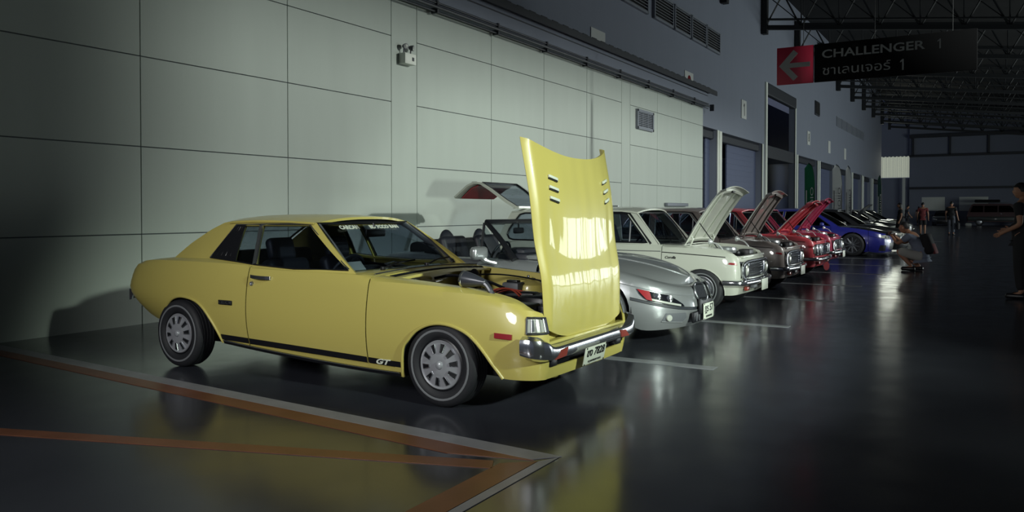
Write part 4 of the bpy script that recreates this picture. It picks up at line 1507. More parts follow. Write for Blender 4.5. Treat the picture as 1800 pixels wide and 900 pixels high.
# ------------------------------------------------------------------ silver roadster
def build_roadster():
    c = Car('car', 'silver open roadster with twin oval nose grilles behind the yellow coupe', (-3.43, 8.22, 0), body='silver')
    plan = [(-3.13, 0.0), (-3.11, 0.4), (-3.02, 0.66), (-2.75, 0.80), (-2.44, 0.86), (-2.05, 0.83), (-1.3, 0.80), (-0.6, 0.80), (-0.2, 0.835), (0.0, 0.845),
            (0.25, 0.825), (0.45, 0.76), (0.60, 0.665), (0.72, 0.52), (0.79, 0.36), (0.825, 0.18), (0.835, 0.0)]
    zs = [(-3.13, 0.62), (-2.9, 0.70), (-2.44, 0.73), (-1.9, 0.69), (-1.0, 0.68), (-0.5, 0.665), (0.0, 0.64), (0.35, 0.575), (0.6, 0.515), (0.75, 0.475), (0.84, 0.45)]
    zb = [(-3.13, 0.30), (-2.9, 0.24), (-2.0, 0.2), (-0.4, 0.19), (0.2, 0.18), (0.5, 0.13), (0.84, 0.15)]
    r = 0.10
    c.shape(plan, zs, zb, r=r, ext=lambda t: 0.19, lo=lambda t: 0.07 if t > 0.3 else 0.06, hi=0.03, tm=0.6, slope=0.25)
    A = arch(-0.02, 0.31, 0.355, 0.19, 0.145)
    B = arch(-2.44, 0.31, 0.355, 0.22, 0.20)
    oo = c.outf
    tn = c.t1
    sA = 0.335 - 0.0
    bt = lambda t: c.zs(t) - 0.142          # top of the bumper skin
    for sg in (-1, 1):
        c.skin('rear_quarter_panel', c.band(c.t0, -1.90, B), sg=sg)
        c.skin('door', c.band(-1.89, -0.76), sg=sg)
        b = c.band(-0.75, sA, A[:-1] + [(sA - 0.002, 0.30)] if False else arch(-0.02, 0.31, 0.355, 0.19, 0.30), hi=lambda t: c.zs(t))
        c.skin('front_wing', b, sg=sg, dx=0.045, dz=0.045)
        c.skin('front_bumper', c.band(sA, tn, lo=lambda t: c.zb(t) if t > 0.40 else 0.135 + (0.40 - t) * 2.4, hi=bt), sg=sg, dx=0.04, dz=0.04)
        c.skin('nose_panel', c.band(sA, tn, lo=lambda t: bt(t) + 0.032, hi=c.zs), sg=sg, dx=0.04, dz=0.03)
        m = M().panel(c.band(sA, tn, lo=lambda t: bt(t) + 0.004, hi=lambda t: bt(t) + 0.028), [], c.F(sg, -0.008), 0.05, 0.02, 0.01, oo)
        m.out('bumper_strip', 'dark_metal', c.root)
        # headlamp: dark glass with a red corner and two bright reflectors
        ta, tb = 0.40, 0.92
        zl = lambda t: bt(t) + 0.036
        zh = lambda t: c.zs(t) - 0.012
        hl = [(ta, zh(ta))] + [(t, zl(t) + 0.07 * (1 - (t - ta) / 0.10) if t < ta + 0.10 else zl(t)) for t in np.linspace(ta + 0.03, tb, 12)] \
            + [(tb - 0.02, zl(tb) + 0.025), (tb - 0.10, zh(tb) - 0.02)] + [(t, zh(t)) for t in np.linspace(tb - 0.18, ta + 0.04, 8)]
        L = M().panel(hl, [], c.F(sg, 0.013), 0.03, 0.02, 0.02, oo).out('headlamp', 'lamp_dark', c.root)
        m = M().panel([(ta + 0.005, zh(ta) - 0.004), (ta + 0.10, zl(ta + 0.1) + 0.01), (ta + 0.155, zl(ta + 0.15) + 0.008), (ta + 0.13, zh(ta + 0.1) - 0.004)], [], c.F(sg, 0.017), 0.03, 0.02, 0.006, oo)
        m.out('indicator_lens', 'lens_red', L, label='red corner of the headlamp')
        m = M().panel([(tb - 0.05, zl(tb) + 0.006), (tb - 0.05, zl(tb) + 0.024), (ta + 0.30, zl(ta + 0.3) + 0.026), (ta + 0.14, zl(ta + 0.14) + 0.03), (ta + 0.12, zl(ta + 0.12) + 0.012), (ta + 0.30, zl(ta + 0.3) + 0.006)][::1], [], c.F(sg, 0.016), 0.03, 0.02, 0.005, oo)
        m.out('lamp_chin', 'lens', L)
        f = c.F(sg, 0.014)
        for t in (ta + 0.21, ta + 0.34):
            p = f(t, (zl(t) + zh(t)) / 2 + 0.012)
            n = (f(t, zl(t) + 0.04) - Vector((p.x - 0.4, 0, p.z))).normalized()
            M().lathe([(0.036, 0.0), (0.034, 0.006), (0.018, 0.010), (0, 0.012)], p, (n.x, n.y, 0), 18).out('projector', 'chrome', L)
        # fog lamp recess
        m = M().panel([(0.66, 0.225), (0.93, 0.205), (0.98, 0.25), (0.95, 0.30), (0.70, 0.305)], [], c.F(sg, 0.003), 0.03, 0.02, 0.012, oo)
        fg = m.out('fog_recess', 'grey_plastic', c.root)
        p = c.F(sg, 0.006)(0.74, 0.258)
        M().lathe([(0.035, 0), (0.030, 0.012), (0, 0.016)], p, (0.8, sg * 0.6, 0), 18).out('fog_lamp', 'lens', fg)
        f2 = c.F(sg, 0.004)
        M().tube([f2(t, 0.222 - 0.075 * (t - 0.66)) for t in np.linspace(0.66, 0.93, 8)], 0.006, 6).out('fog_trim', 'silver', fg)
        # side bonnet edge
        f3 = c.F(sg)
        M().tube([f3(t, c.zs(t) - 0.001) for t in np.linspace(-0.70, tn, 30)], 0.0045, 6).out('bonnet_edge', 'silver', c.root)
    # bonnet: roll-over bands and the crowned middle as one skin
    m = M()
    for sg in (-1, 1):
        m.panel(c.band(-0.72, tn, lo=lambda t: c.zs(t) + 0.004), [], c.F(sg), 0.05, 0.04, 0.01, oo)
    f = c.F(-1)
    czf = pchip([(-0.8, 0.89), (-0.13, 0.855), (0.24, 0.795), (0.45, 0.735), (0.62, 0.665), (0.72, 0.60), (0.84, 0.52)])

    def lf(u, v):
        t = -0.72 + (tn + 0.72) * v
        e = f(t, c.top(t))
        q = 2 * u - 1
        cx = e.x
        z = e.z + (max(czf(cx), e.z) - e.z) * (1 - abs(q) ** 2)
        return (cx, -q * e.y, z)
    m.grid(lf, 16, 26, 0.01)
    m.out('bonnet', 'silver', c.root)
    f3 = c.F(-1)
    for sg in (-1, 1):
        g = c.F(sg, 0.002)
        M().tube([Vector(lf(0.5 - sg * (0.30 - 0.20 * v), v)) + Vector((0, 0, 0.002)) for v in np.linspace(0.08, 0.93, 20)], 0.006, 6).out('bonnet_crease', 'silver', c.root)
    # twin nose grilles
    for sg in (-1, 1):
        Rm = Matrix.Rotation(sg * 0.42, 4, 'Z') @ Matrix.Rotation(-0.38, 4, 'Y')
        ce = Vector((0.822, sg * 0.120, 0.492))
        pts = []
        for k in range(28):
            a = 2 * math.pi * k / 28
            ca, sa = math.cos(a), math.sin(a)
            yy = 0.078 * math.copysign(abs(ca) ** 0.55, ca)
            zz = 0.092 * math.copysign(abs(sa) ** 0.6, sa)
            pts.append(Vector((0, yy, zz)))
        k_ = M()
        k_.prism([ce + Rm @ (p * 0.95 + Vector((-0.02, 0, 0))) for p in pts], Rm @ Vector((0.025, 0, 0)))
        kd = k_.out('nose_grille', 'black', c.root)
        M().tube([ce + Rm @ (p + Vector((0.01, 0, 0))) for p in pts], 0.009, 8, closed=True).out('grille_ring', 'chrome', kd)
        sl = M()
        for j in range(-4, 5):
            sl.box(ce + Rm @ Vector((0.008, j * 0.0135, 0)), (0.008, 0.004, 0.13), rot=Rm)
        sl.out('grille_slat', 'grille', kd)
    M().lathe([(0.035, 0), (0.032, 0.006), (0, 0.008)], (0.765, 0, 0.585), (0.75, 0, 0.6), 20).out('bonnet_roundel', 'chrome', c.root)
    # lower intake and plate
    m = M().box((0.825, 0, 0.245), (0.03, 0.72, 0.11), 0.02)
    lo_ = m.out('lower_intake', 'black', c.root)
    m = M()
    for k in range(-3, 4):
        m.box((0.842, k * 0.085 - 0.02, 0.24), (0.01, 0.016, 0.075), 0.004)
    m.out('intake_fin', 'grey_plastic', lo_)
    M().box((0.845, 0, 0.345), (0.02, 0.42, 0.16), 0.008).out('plate_backing', 'black', c.root)
    c.number_plate(0.868, 0.03, 0.285, 0.33, 0.165, 'ฎร 57', 'กรุงเทพมหานคร')
    # rear deck, soft top, scuttle
    c.lid('boot_lid', c.t0 + 0.02, -2.35, [(-3.13, 0.74), (-2.9, 0.83), (-2.35, 0.86)])
    m = M().box((-2.35, 0, 0.875), (0.50, 1.22, 0.15), 0.06, seg=3)
    m.box((-2.28, 0, 0.95), (0.30, 1.10, 0.06), 0.03)
    m.out('folded_soft_top', 'cloth_roof', c.root)
    M().box((-0.88, 0, 0.815), (0.34, 1.28, 0.05), 0.02).out('scuttle_panel', 'silver', c.root)
    # windscreen frame
    fn, gl = c.screen('windscreen', -1.06, 0.80, 0.71, -1.50, 1.195, 0.585, bow=0.10, bowt=0.07, sr=0.006)
    fr = M()
    for sg in (0, 1):
        P = [Vector(fn(sg, v)) for v in np.linspace(-0.02, 1.0, 8)]
        fr.tube(P, [0.036, 0.034, 0.032, 0.030, 0.030, 0.028, 0.028, 0.026], 8)
    fr.tube([Vector(fn(u, 1.0)) + Vector((0, 0, 0.004)) for u in np.linspace(0, 1, 15)], 0.026, 8)
    fr.out('screen_frame', 'black', c.root)
    for sg in (-1, 1):
        top = Vector((-1.515, sg * 0.60, 1.185))
        bot = Vector((-1.475, sg * 0.745, 0.775))
        fwd = Vector((-1.12, sg * 0.735, 0.80))
        q = M().tube([top, bot], 0.016, 6)
        qq = q.out('quarter_post', 'black', c.root)
        M().prism([top + Vector((0.01, 0, -0.03)), bot, fwd], (0, sg * 0.004, 0)).out('quarter_glass', 'clear_glass', qq)
        # door mirror
        mb = Vector((-1.39, sg * 0.90, 0.862))
        m = M().box(mb, (0.10, 0.23, 0.145), 0.05, seg=4, rot=((0, 0, 1), sg * 0.25))
        m.tube(smooth_line([mb + Vector((0.0, -sg * 0.02, -0.03)), mb + Vector((0.07, -sg * 0.05, -0.085)), mb + Vector((0.15, -sg * 0.12, -0.115))], 5), [0.035] * 5 + [0.024] * 5 + [0.02], 8)
        mm = m.out('door_mirror', 'silver', c.root)
        M().box(mb + Vector((-0.045, sg * 0.005, 0)), (0.006, 0.16, 0.085), 0.003, rot=((0, 0, 1), sg * 0.25)).out('mirror_glass', 'chrome', mm)
        mm_ = M().panel(c.band(-1.95, -0.80, lo=lambda t: 0.3, hi=lambda t: c.zs(t) + 0.09), [], c.F(sg, -0.07), 0.2, 0.15, 0.01, oo)
        mm_.out('door_lining', 'vinyl', c.root)
    for y in (-0.36, 0.36):
        s = c.seat(-1.72, y, 0.42, h=0.56, w=0.48, headrest=False, lean=0.28)
        b = bmesh.new()
        bmesh.ops.create_uvsphere(b, u_segments=18, v_segments=12, radius=1.0)
        for p in b.verts:
            p.co = Vector((p.co.x * 0.075 - p.co.z * 0.03, p.co.y * 0.145, p.co.z * 0.20))
        M().bm(b, Matrix.Translation((-2.19, y, 0.90))).out('headrest', 'vinyl', s)
    d = M().box((-1.12, 0, 0.80), (0.42, 1.30, 0.12), 0.05)
    d.box((-1.16, -0.36, 0.86), (0.30, 0.42, 0.09), 0.04)
    d.out('dashboard', 'vinyl', c.root)
    c.steering(-1.46, -0.36, 0.80, 0.185)
    m = M().box((-1.42, 0.0, 1.09), (0.03, 0.22, 0.07), 0.015)
    m.tube([(-1.42, 0, 1.1), (-1.42, 0, 1.18)], 0.01, 6)
    m.out('rear_view_mirror', 'black', c.root)
    for x in (-0.02, -2.44):
        for sg in (-1, 1):
            c.wheel(x, sg * 0.715, 0.31, 0.205, hub_spoke, rim_r=0.205, n=5)
    c.underbody(-2.95, 0.62, 0.55, 0.17, 0.44)
    M().box((-1.7, 0, 0.28), (1.5, 1.3, 0.12)).out('cabin_floor', 'dark', c.root)
    M().box((0.05, 0, 0.5), (1.0, 1.16, 0.2)).out('bay_floor', 'dark', c.root)
    for sg in (-1, 1):
        for xc in (-0.02, -2.44):
            m = M()
            P = [Vector((x, sg * 0.80, z)) for x, z in arch(xc, 0.31, 0.365, 0.2)]
            m.grid(lambda u, v, P=P: P[min(len(P) - 1, int(round(u * (len(P) - 1))))] + Vector((0, -sg * v * 0.24, 0)), len(P) - 1, 2, 0.004, out=(0, 0, -1))
            m.out('wheel_well', 'dark', c.root)
    return c


# ------------------------------------------------------------------ small boxy saloons of the late sixties
def build_saloon(label, loc, body, wagon=False, face='round', plate=True, hood_ang=57, drop_plate=False, badge=True, group=None, dx=0.06, trim_line=True):
    c = Car('car', label, loc, body=body, group=group)
    tail = -3.28 if wagon else -3.18
    plan = [(tail, 0.0), (tail + 0.01, 0.45), (tail + 0.05, 0.62), (tail + 0.18, 0.695), (-2.4, 0.735), (-1.5, 0.745), (-0.5, 0.745), (0.0, 0.742),
            (0.30, 0.733), (0.415, 0.715), (0.475, 0.68), (0.505, 0.62), (0.53, 0.45), (0.56, 0.2), (0.57, 0.0)]
    zs = [(tail, 0.72), (tail + 0.1, 0.80), (-2.4, 0.83), (-1.2, 0.835), (-0.55, 0.82), (0.17, 0.785), (0.42, 0.725), (0.53, 0.68), (0.57, 0.67)]
    zb = [(tail, 0.40), (tail + 0.25, 0.30), (-2.6, 0.25), (-1.9, 0.21), (-0.4, 0.20), (0.36, 0.215), (0.57, 0.235)]
    ext = pchip([(tail, 0.08), (-2.4, 0.10), (-0.9, 0.07), (-0.55, 0.145), (0.45, 0.13), (0.62, 0.09), (1.4, 0.06)])
    lo = pchip([(tail, 0.02), (-2.4, 0.06), (0, 0.05), (0.5, 0.05), (0.9, 0.06)])
    c.shape(plan, zs, zb, r=0.042, ext=ext, lo=lo, hi=0.03, tm=0.60)
    oo = c.outf
    A = arch(0.0, 0.25, 0.312, 0.203, 0.215)
    B = arch(-2.285, 0.25, 0.312, 0.235, 0.225)
    tx = lambda x: float(np.interp(x, c.P[60:, 0], c.T[60:]))
    tE = tx(0.500)
    for sg in (-1, 1):
        c.skin('rear_quarter_panel', c.band(c.t0, -1.765, B), sg=sg, dx=0.08, dz=0.07)
        c.skin('door', c.band(-1.755, -0.555, lo=lambda t: c.zb(t) + 0.07), sg=sg, dx=0.08, dz=0.07)
        c.skin('rocker_panel', c.band(-1.755, -0.40, hi=lambda t: c.zb(t) + 0.062), sg=sg, dx=0.1, dz=0.05)
        c.skin('front_wing', c.band(-0.545, tE, A, lo=lambda t: c.zb(t) + (0.07 if t < -0.40 else 0.0)), sg=sg, dx=dx, dz=dx)
        m = M().panel(c.band(tE, c.t1, hi=lambda t: 0.44), [], c.F(sg), 0.06, 0.05, 0.012, oo)
        m.out('front_valance', body, c.root)
        m = M().panel(c.band(tE, c.t1, lo=lambda t: c.zs(t) - 0.03), [], c.F(sg), 0.06, 0.04, 0.012, oo)
        m.out('bonnet_lip', body, c.root)
        for Ar in (A, B):
            f = c.F(sg)
            P = [f(*p) for p in Ar]
            m = M().grid(lambda u, v, P=P: P[min(len(P) - 1, int(round(u * (len(P) - 1))))] + Vector((0, -sg * (0.01 + v * 0.22), 0)), len(P) - 1, 2, 0.004, out=(0, 0, -1))
            m.out('wheel_well', 'dark', c.root)
            M().tube(P, 0.008, 6).out('arch_lip', body, c.root)
        m = M().panel([(0.355, 0.626), (0.475, 0.616), (0.465, 0.643), (0.375, 0.650)], [], c.F(sg, 0.009), 0.04, 0.03, 0.01, oo)
        m.out('side_marker', 'lens_red', c.root, label='red side marker')
        f = c.F(sg, 0.003)
        if trim_line:
            M().tube([f(t, 0.765 - 0.04 * (t + 0.55) / 0.9 - 0.01 * ((t + 0.55) / 0.9) ** 2) for t in np.linspace(-0.54, 0.32, 12)], 0.006, 6).out('wing_trim', 'black', c.root)
        M().tube([f(t, 0.775) for t in np.linspace(-2.9, -0.56, 14)], 0.006, 6).out('waist_trim', 'dull_chrome', c.root)
        if badge:
            bp = c.F(sg, 0.004)(-0.425, 0.695)
            mx = Matrix.Translation(bp) @ (FACE_NY if sg < 0 else FACE_NY @ Matrix.Rotation(math.pi, 4, 'Y'))
            text('wing_badge', 'Corolla', 0.05, mx, 'ink', c.root, width=0.15, bold=0.001, shear=0.35)
        h = [c.F(sg, 0.02)(x, 0.735) for x in (-1.68, -1.62, -1.55)]
        M().bar(h, [(-0.006, -0.01), (0.006, -0.01), (0.006, 0.01), (-0.006, 0.01)]).out('door_handle', 'chrome', c.root)
        # wing mirror on a long chrome stalk
        hx = Vector((0.075, sg * 0.64, 0.915))
        m = M().lathe([(0, -0.004), (0.034, 0.0), (0.039, 0.008), (0.033, 0.03), (0.016, 0.05), (0, 0.054)], hx, (1, 0, -0.05), 18)
        m.tube(smooth_line([hx + Vector((0.04, 0, -0.01)), hx + Vector((0.12, 0, -0.035)), hx + Vector((0.17, 0, -0.085)), hx + Vector((0.20, 0, -0.135))], 5), 0.010, 8)
        m.out('wing_mirror', 'bright_metal', c.root)
    # greenhouse
    zr = 1.315
    rear_x = -3.02 if wagon else -2.35
    foot_x = -3.24 if wagon else -2.85
    c.cabin([(tail, 0.865), (-1.2, 0.872), (-0.5, 0.862)], [(tail, 0.635), (-2.4, 0.675), (-0.9, 0.685), (-0.6, 0.675)], zr,
            [(tail, 0.50), (-2.0, 0.575), (-1.0, 0.565), (-0.6, 0.55)])
    outer = [(foot_x, 0.862), (-2.0, 0.866), (-1.2, 0.866), (-0.585, 0.856), (-0.955, 1.300), (-1.06, 1.322), (-2.0, 1.325), (rear_x + 0.06, 1.318), (rear_x - 0.04, 1.295)]
    wf = [(-1.72, 0.885), (-1.0, 0.888), (-0.775, 0.885), (-1.115, 1.272), (-1.165, 1.288), (-1.72, 1.290)]
    if wagon:
        wq = [(-3.06, 0.965), (-3.02, 0.91), (-2.94, 0.888), (-1.83, 0.886), (-1.83, 1.290), (-2.80, 1.290), (-2.88, 1.270), (-3.03, 1.06)]
    else:
        wq = [(-2.42, 0.92), (-2.38, 0.888), (-1.83, 0.886), (-1.83, 1.290), (-2.12, 1.288), (-2.2, 1.25)]
    for sg in (-1, 1):
        c.side_glass(outer, [wq, wf], sg, trim='black' if wagon else 'dull_chrome', glass='glass', tr=0.013)
        g = c.G(sg, 0.004)
        M().tube([g(-1.035, 0.884), g(-1.045, 1.190)], 0.010, 6).out('vent_window_post', 'dull_chrome', c.root)
        M().tube([g(*p) for p in [(foot_x + 0.2, 1.31), (-2.0, 1.312), (-1.08, 1.308), (-0.96, 1.285), (-0.60, 0.87)]], 0.012, 6).out('drip_rail', body, c.root)
        M().tube([g(*p) for p in [(-0.72, 0.872), (-1.075, 1.286), (-1.2, 1.30), (-2.0, 1.302)]], 0.014, 6).out('door_frame_trim', 'black', c.root)
    c.roof(rear_x - 0.03, -0.955, [(rear_x - 0.1, 1.30), (-2.0, 1.335), (-1.2, 1.333), (-0.9, 1.298)], crown=0.055, bowf=0.05, edge=0.012)
    c.screen('windscreen', -0.645, 0.868, 0.645, -0.965, 1.295, 0.552, bow=0.07, bowt=0.05)
    if wagon:
        # tailgate hinged at the roof, thrown open
        def gate(y, P0, P1, t0, t1):
            return None
        tl = M()
        P = [(-2.98, 1.375), (-3.16, 1.48), (-3.42, 1.66), (-3.58, 1.755), (-3.70, 1.765), (-3.82, 1.715), (-4.08, 1.535)]
        hw = [0.50, 0.52, 0.55, 0.565, 0.57, 0.57, 0.545]
        t = []
        seg = [(Vector((x, 0, z)), w) for (x, z), w in zip(P, hw)]

        def edge(k, y):
            return Vector((P[k][0], y, P[k][1]))
        fr = M()
        for sgn in (-1, 1):
            fr.bar([edge(k, sgn * hw[k]) for k in range(len(P))], [(-0.034, -0.016), (0.034, -0.016), (0.034, 0.016), (-0.034, 0.016)], up=(0.5, 0, 1))
        for k in (0, 4):
            fr.bar([edge(k, y) for y in np.linspace(-hw[k], hw[k], 5)], [(-0.05, -0.02), (0.05, -0.02), (0.05, 0.02), (-0.05, 0.02)])
        tg = fr.out('tailgate', body, c.root)
        g_ = M()
        vs = []
        for k in (0, 1, 2, 3):
            vs += [edge(k, -hw[k] + 0.03), edge(k, hw[k] - 0.03)]
        g_.shell(vs, [(0, 1, 3, 2), (2, 3, 5, 4), (4, 5, 7, 6)], 0.006, lambda p: Vector((0.3, 0, 1)))
        g_.out('tailgate_glass', 'glass', tg)
        M().tube([edge(k, -hw[k] + 0.04) + Vector((0, 0, 0.012)) for k in (0, 1, 2, 3)] + [edge(k, hw[k] - 0.04) + Vector((0, 0, 0.012)) for k in (3, 2, 1, 0)], 0.014, 6, closed=True).out('glass_seal', 'black', tg)
        vs = []
        for k in (4, 5, 6):
            vs += [edge(k, -hw[k]), edge(k, hw[k])]
        sk = M().shell(vs, [(0, 1, 3, 2), (2, 3, 5, 4)], 0.02, lambda p: Vector((-0.4, 0, 1)))
        sk.out('tailgate_skin', body, tg)
        vs = [v + Vector((0.02, 0, -0.035)) for v in [edge(4, -0.5), edge(4, 0.5), edge(5, -0.52), edge(5, 0.52), edge(6, -0.48) + Vector((0.05, 0, 0.03)), edge(6, 0.48) + Vector((0.05, 0, 0.03))]]
        M().shell(vs, [(0, 1, 3, 2), (2, 3, 5, 4)], 0.012, lambda p: Vector((-0.4, 0, 1))).out('tailgate_lining', 'lens_red', tg, label='red lining inside the tailgate')
        M().box((-3.1, 0, 0.66), (0.3, 1.2, 0.12), 0.03).out('load_sill', body, c.root)
        M().tube([c.G(-1)(-2.7, 1.33) + Vector((0, 0.1, 0.06)), c.G(-1)(-1.3, 1.33) + Vector((0, 0.1, 0.06))], 0.012, 6).out('roof_bar', 'dull_chrome', c.root)
    else:
        c.screen('rear_window', foot_x + 0.02, 0.885, 0.58, rear_x - 0.03, 1.30, 0.50, bow=-0.05, bowt=-0.05)
        c.lid('boot_lid', c.t0 + 0.02, foot_x + 0.06, [(tail, 0.80), (tail + 0.1, 0.855), (foot_x, 0.885)])
    c.lid('scuttle_panel', -0.69, -0.30, [(-0.7, 0.875), (-0.3, 0.872)])
    for y0, y1 in ((-0.35, 0.05), (0.1, 0.5)):
        M().tube([(-0.56, y0, 0.885), (-0.63, (y0 + y1) / 2, 0.92), (-0.655, y1, 0.925)], 0.007, 6).out('wiper', 'black', c.root)
    # engine bay
    for sg in (-1, 1):
        f = c.F(sg)

        def wall(u, v, sg=sg, f=f):
            t = -0.30 + u * 0.78
            e = f(t, c.top(t))
            return (e.x, e.y - sg * 0.004, e.z - 0.006 - v * 0.30)
        M().grid(wall, 10, 3, 0.006, out=(0, -sg, 0)).out('inner_wing', body, c.root)
        M().box((0.0, sg * 0.52, 0.66), (0.26, 0.16, 0.16), 0.04).out('strut_tower', body, c.root)
    M().box((-0.28, 0, 0.66), (0.03, 1.16, 0.38), 0.01).out('bulkhead', body, c.root)
    M().box((0.09, 0, 0.42), (0.72, 1.14, 0.06)).out('bay_floor', 'dark', c.root)
    e = M().box((0.10, 0.02, 0.58), (0.46, 0.26, 0.26), 0.04)
    e.box((0.10, 0.02, 0.74), (0.40, 0.12, 0.06), 0.02)
    en = e.out('engine', 'black', c.root)
    M().lathe([(0, 0.04), (0.06, 0.04), (0.15, 0.03), (0.16, 0.0), (0.15, -0.04), (0, -0.04)], (0.16, -0.20, 0.795), (0, 0, 1), 28).out('air_cleaner', 'dull_chrome', en)
    M().box((0.30, 0.36, 0.70), (0.16, 0.22, 0.16), 0.01).out('battery', 'black', c.root)
    r = M().box((0.44, 0, 0.60), (0.05, 0.70, 0.26), 0.01)
    r.out('radiator', 'black', c.root)
    M().box((0.485, 0, 0.715), (0.05, 1.1, 0.03), 0.01).out('slam_panel', body, c.root)
    # raised bonnet, hinged at the scuttle
    H = Vector((-0.28, 0, 0.885))
    a = math.radians(hood_ang)
    D = Vector((math.cos(a), 0, math.sin(a)))       # along the bonnet
    N = Vector((-math.sin(a), 0, math.cos(a)))      # outer side
    Lh = 0.90

    def hf(u, v):
        q = 2 * u - 1
        w = 0.615 - 0.045 * v
        cr = 0.035 * (1 - q * q) + 0.022 * (1 - (2 * v - 1) ** 2) - (0.05 * max(0, (v - 0.88) / 0.12) ** 1.5) - 0.025 * max(0.0, (abs(q) - 0.93) / 0.07)
        l = Lh * v + 0.05 * (1 - q * q) * v
        return H + D * l + N * cr + Vector((0, q * w, 0))
    hd = M().grid(hf, 20, 14, 0.012, out=tuple(N)).out('bonnet', body, c.root, angle=45)
    fr = M()

    def rib(q0, v0, q1, v1, rad=0.016):
        fr.tube([hf(0.5 + (q0 + (q1 - q0) * k / 8) / 2, v0 + (v1 - v0) * k / 8) - N * 0.022 for k in range(9)], rad, 6)
    rib(-0.90, 0.03, -0.90, 0.93)
    rib(0.90, 0.03, 0.90, 0.93)
    rib(-0.9, 0.05, 0.9, 0.05)
    rib(-0.9, 0.90, 0.9, 0.90, 0.03)
    rib(-0.35, 0.06, -0.5, 0.88, 0.012)
    rib(0.35, 0.06, 0.5, 0.88, 0.012)
    fr.out('bonnet_frame', body, hd)
    M().box(hf(0.5, 0.90) - N * 0.05, (0.05, 0.09, 0.03), 0.008).out('bonnet_catch', 'black', hd)
    M().tube([(0.18, -0.54, 0.80), hf(0.08, 0.36) - N * 0.03], 0.007, 6).out('bonnet_stay', 'black', hd)
    for sg in (-1, 1):
        M().tube(smooth_line([(-0.26, sg * 0.48, 0.80), (-0.20, sg * 0.48, 0.92), H + D * 0.12 + Vector((0, sg * 0.48, 0))], 4), 0.014, 6).out('bonnet_hinge', body, c.root)
    # face
    gx = lambda y: 0.52 + 0.05 * (1 - (abs(y) / 0.62) ** 2)
    if face == 'round':
        P = [(gx(y) - 0.015, y, 0.0) for y in np.linspace(-0.64, 0.64, 25)]
        m = M().grid(lambda u, v: (gx(-0.63 + 1.26 * u) - 0.06, -0.63 + 1.26 * u, 0.40 + 0.26 * v), 20, 2, 0.01, out=(1, 0, 0))
        gr = m.out('grille', 'grille', c.root)
        ring = []
        for k in range(40):
            t = 2 * math.pi * k / 40
            cy, cz = math.cos(t), math.sin(t)
            y = 0.625 * math.copysign(abs(cy) ** 0.35, cy)
            z = 0.535 + 0.125 * math.copysign(abs(cz) ** 0.55, cz)
            ring.append(Vector((gx(y) + 0.0, y, z)))
        M().tube(ring, 0.020, 8, closed=True).out('grille_surround', 'chrome', gr)
        b = M()
        for z in (0.45, 0.485, 0.52, 0.555, 0.59, 0.62):
            b.tube([(gx(y) - 0.03, y, z) for y in np.linspace(-0.40, 0.40, 12)], 0.006 if z != 0.555 else 0.013, 6)
        for y in np.linspace(-0.38, 0.38, 20):
            b.tube([(gx(y) - 0.034, y, 0.43), (gx(y) - 0.034, y, 0.645)], 0.003, 4)
        b.out('grille_bar', 'chrome', gr)
        for sg in (-1, 1):
            M().box((gx(0.41) - 0.02, sg * 0.405, 0.535), (0.03, 0.03, 0.20), 0.01).out('grille_divider', 'chrome', gr)
            p = (gx(0.52) - 0.012, sg * 0.508, 0.540)
            h = M().lathe([(0.098, -0.01), (0.098, 0.02), (0.088, 0.03), (0.082, 0.015), (0, 0.01)], p, (1, 0, 0), 28).out('headlamp', 'chrome', c.root)
            M().lathe([(0.082, 0.014), (0.06, 0.034), (0.03, 0.042), (0, 0.044)], p, (1, 0, 0), 28).out('lens', 'lens', h)
    else:
        m = M().grid(lambda u, v: (gx(-0.63 + 1.26 * u) - 0.05, -0.63 + 1.26 * u, 0.44 + 0.235 * v), 20, 2, 0.01, out=(1, 0, 0))
        gr = m.out('grille', 'grille', c.root)
        b = M()
        for z in (0.46, 0.56, 0.665):
            b.tube([(gx(y) - 0.01, y, z) for y in np.linspace(-0.62, 0.62, 14)], 0.013, 6)
        for y in np.linspace(-0.30, 0.30, 15):
            b.tube([(gx(y) - 0.03, y, 0.46), (gx(y) - 0.03, y, 0.665)], 0.004, 4)
        b.out('grille_bar', 'chrome', gr)
        for sg in (-1, 1):
            for yy in (0.56, 0.37):
                x = gx(yy) - 0.005
                fr_ = M()
                for z in (0.47, 0.655):
                    fr_.box((x, sg * yy, z), (0.05, 0.185, 0.02), 0.006)
                for y in (-0.085, 0.085):
                    fr_.box((x, sg * yy + y, 0.562), (0.05, 0.02, 0.19), 0.006)
                h = fr_.out('headlamp', 'chrome', c.root)
                M().lathe([(0.075, 0.0), (0.062, 0.02), (0, 0.03)], (x - 0.01, sg * yy, 0.562), (1, 0, 0), 20).out('lens', 'lens', h)
            M().box((gx(0.6) - 0.07, sg * 0.655, 0.562), (0.10, 0.05, 0.15), 0.015).out('corner_lamp', 'lens', c.root)
    # slim chrome bumper wrapped round the corners
    bx = smooth_line([(0.30, 0.765), (0.41, 0.762), (0.505, 0.735), (0.565, 0.66), (0.60, 0.45), (0.622, 0.2), (0.627, 0.0)], 4)
    path = [(x, -y, 0.385) for x, y in bx] + [(x, y, 0.385) for x, y in reversed(bx[:-1])]
    M().bar(path, [(-0.010, -0.036), (0.010, -0.030), (0.020, -0.012), (0.020, 0.012), (0.010, 0.030), (-0.010, 0.036)]).out('front_bumper', 'chrome', c.root)
    for sg in (-1, 1):
        M().box((0.53, sg * 0.46, 0.300), (0.05, 0.11, 0.055), 0.012).out('turn_signal', 'lens_orange', c.root, label='orange turn signal under the bumper')
        if face == 'round':
            M().box((0.58, sg * 0.30, 0.325), (0.06, 0.16, 0.05), 0.015).out('bumper_bracket', 'grey_plastic', c.root)
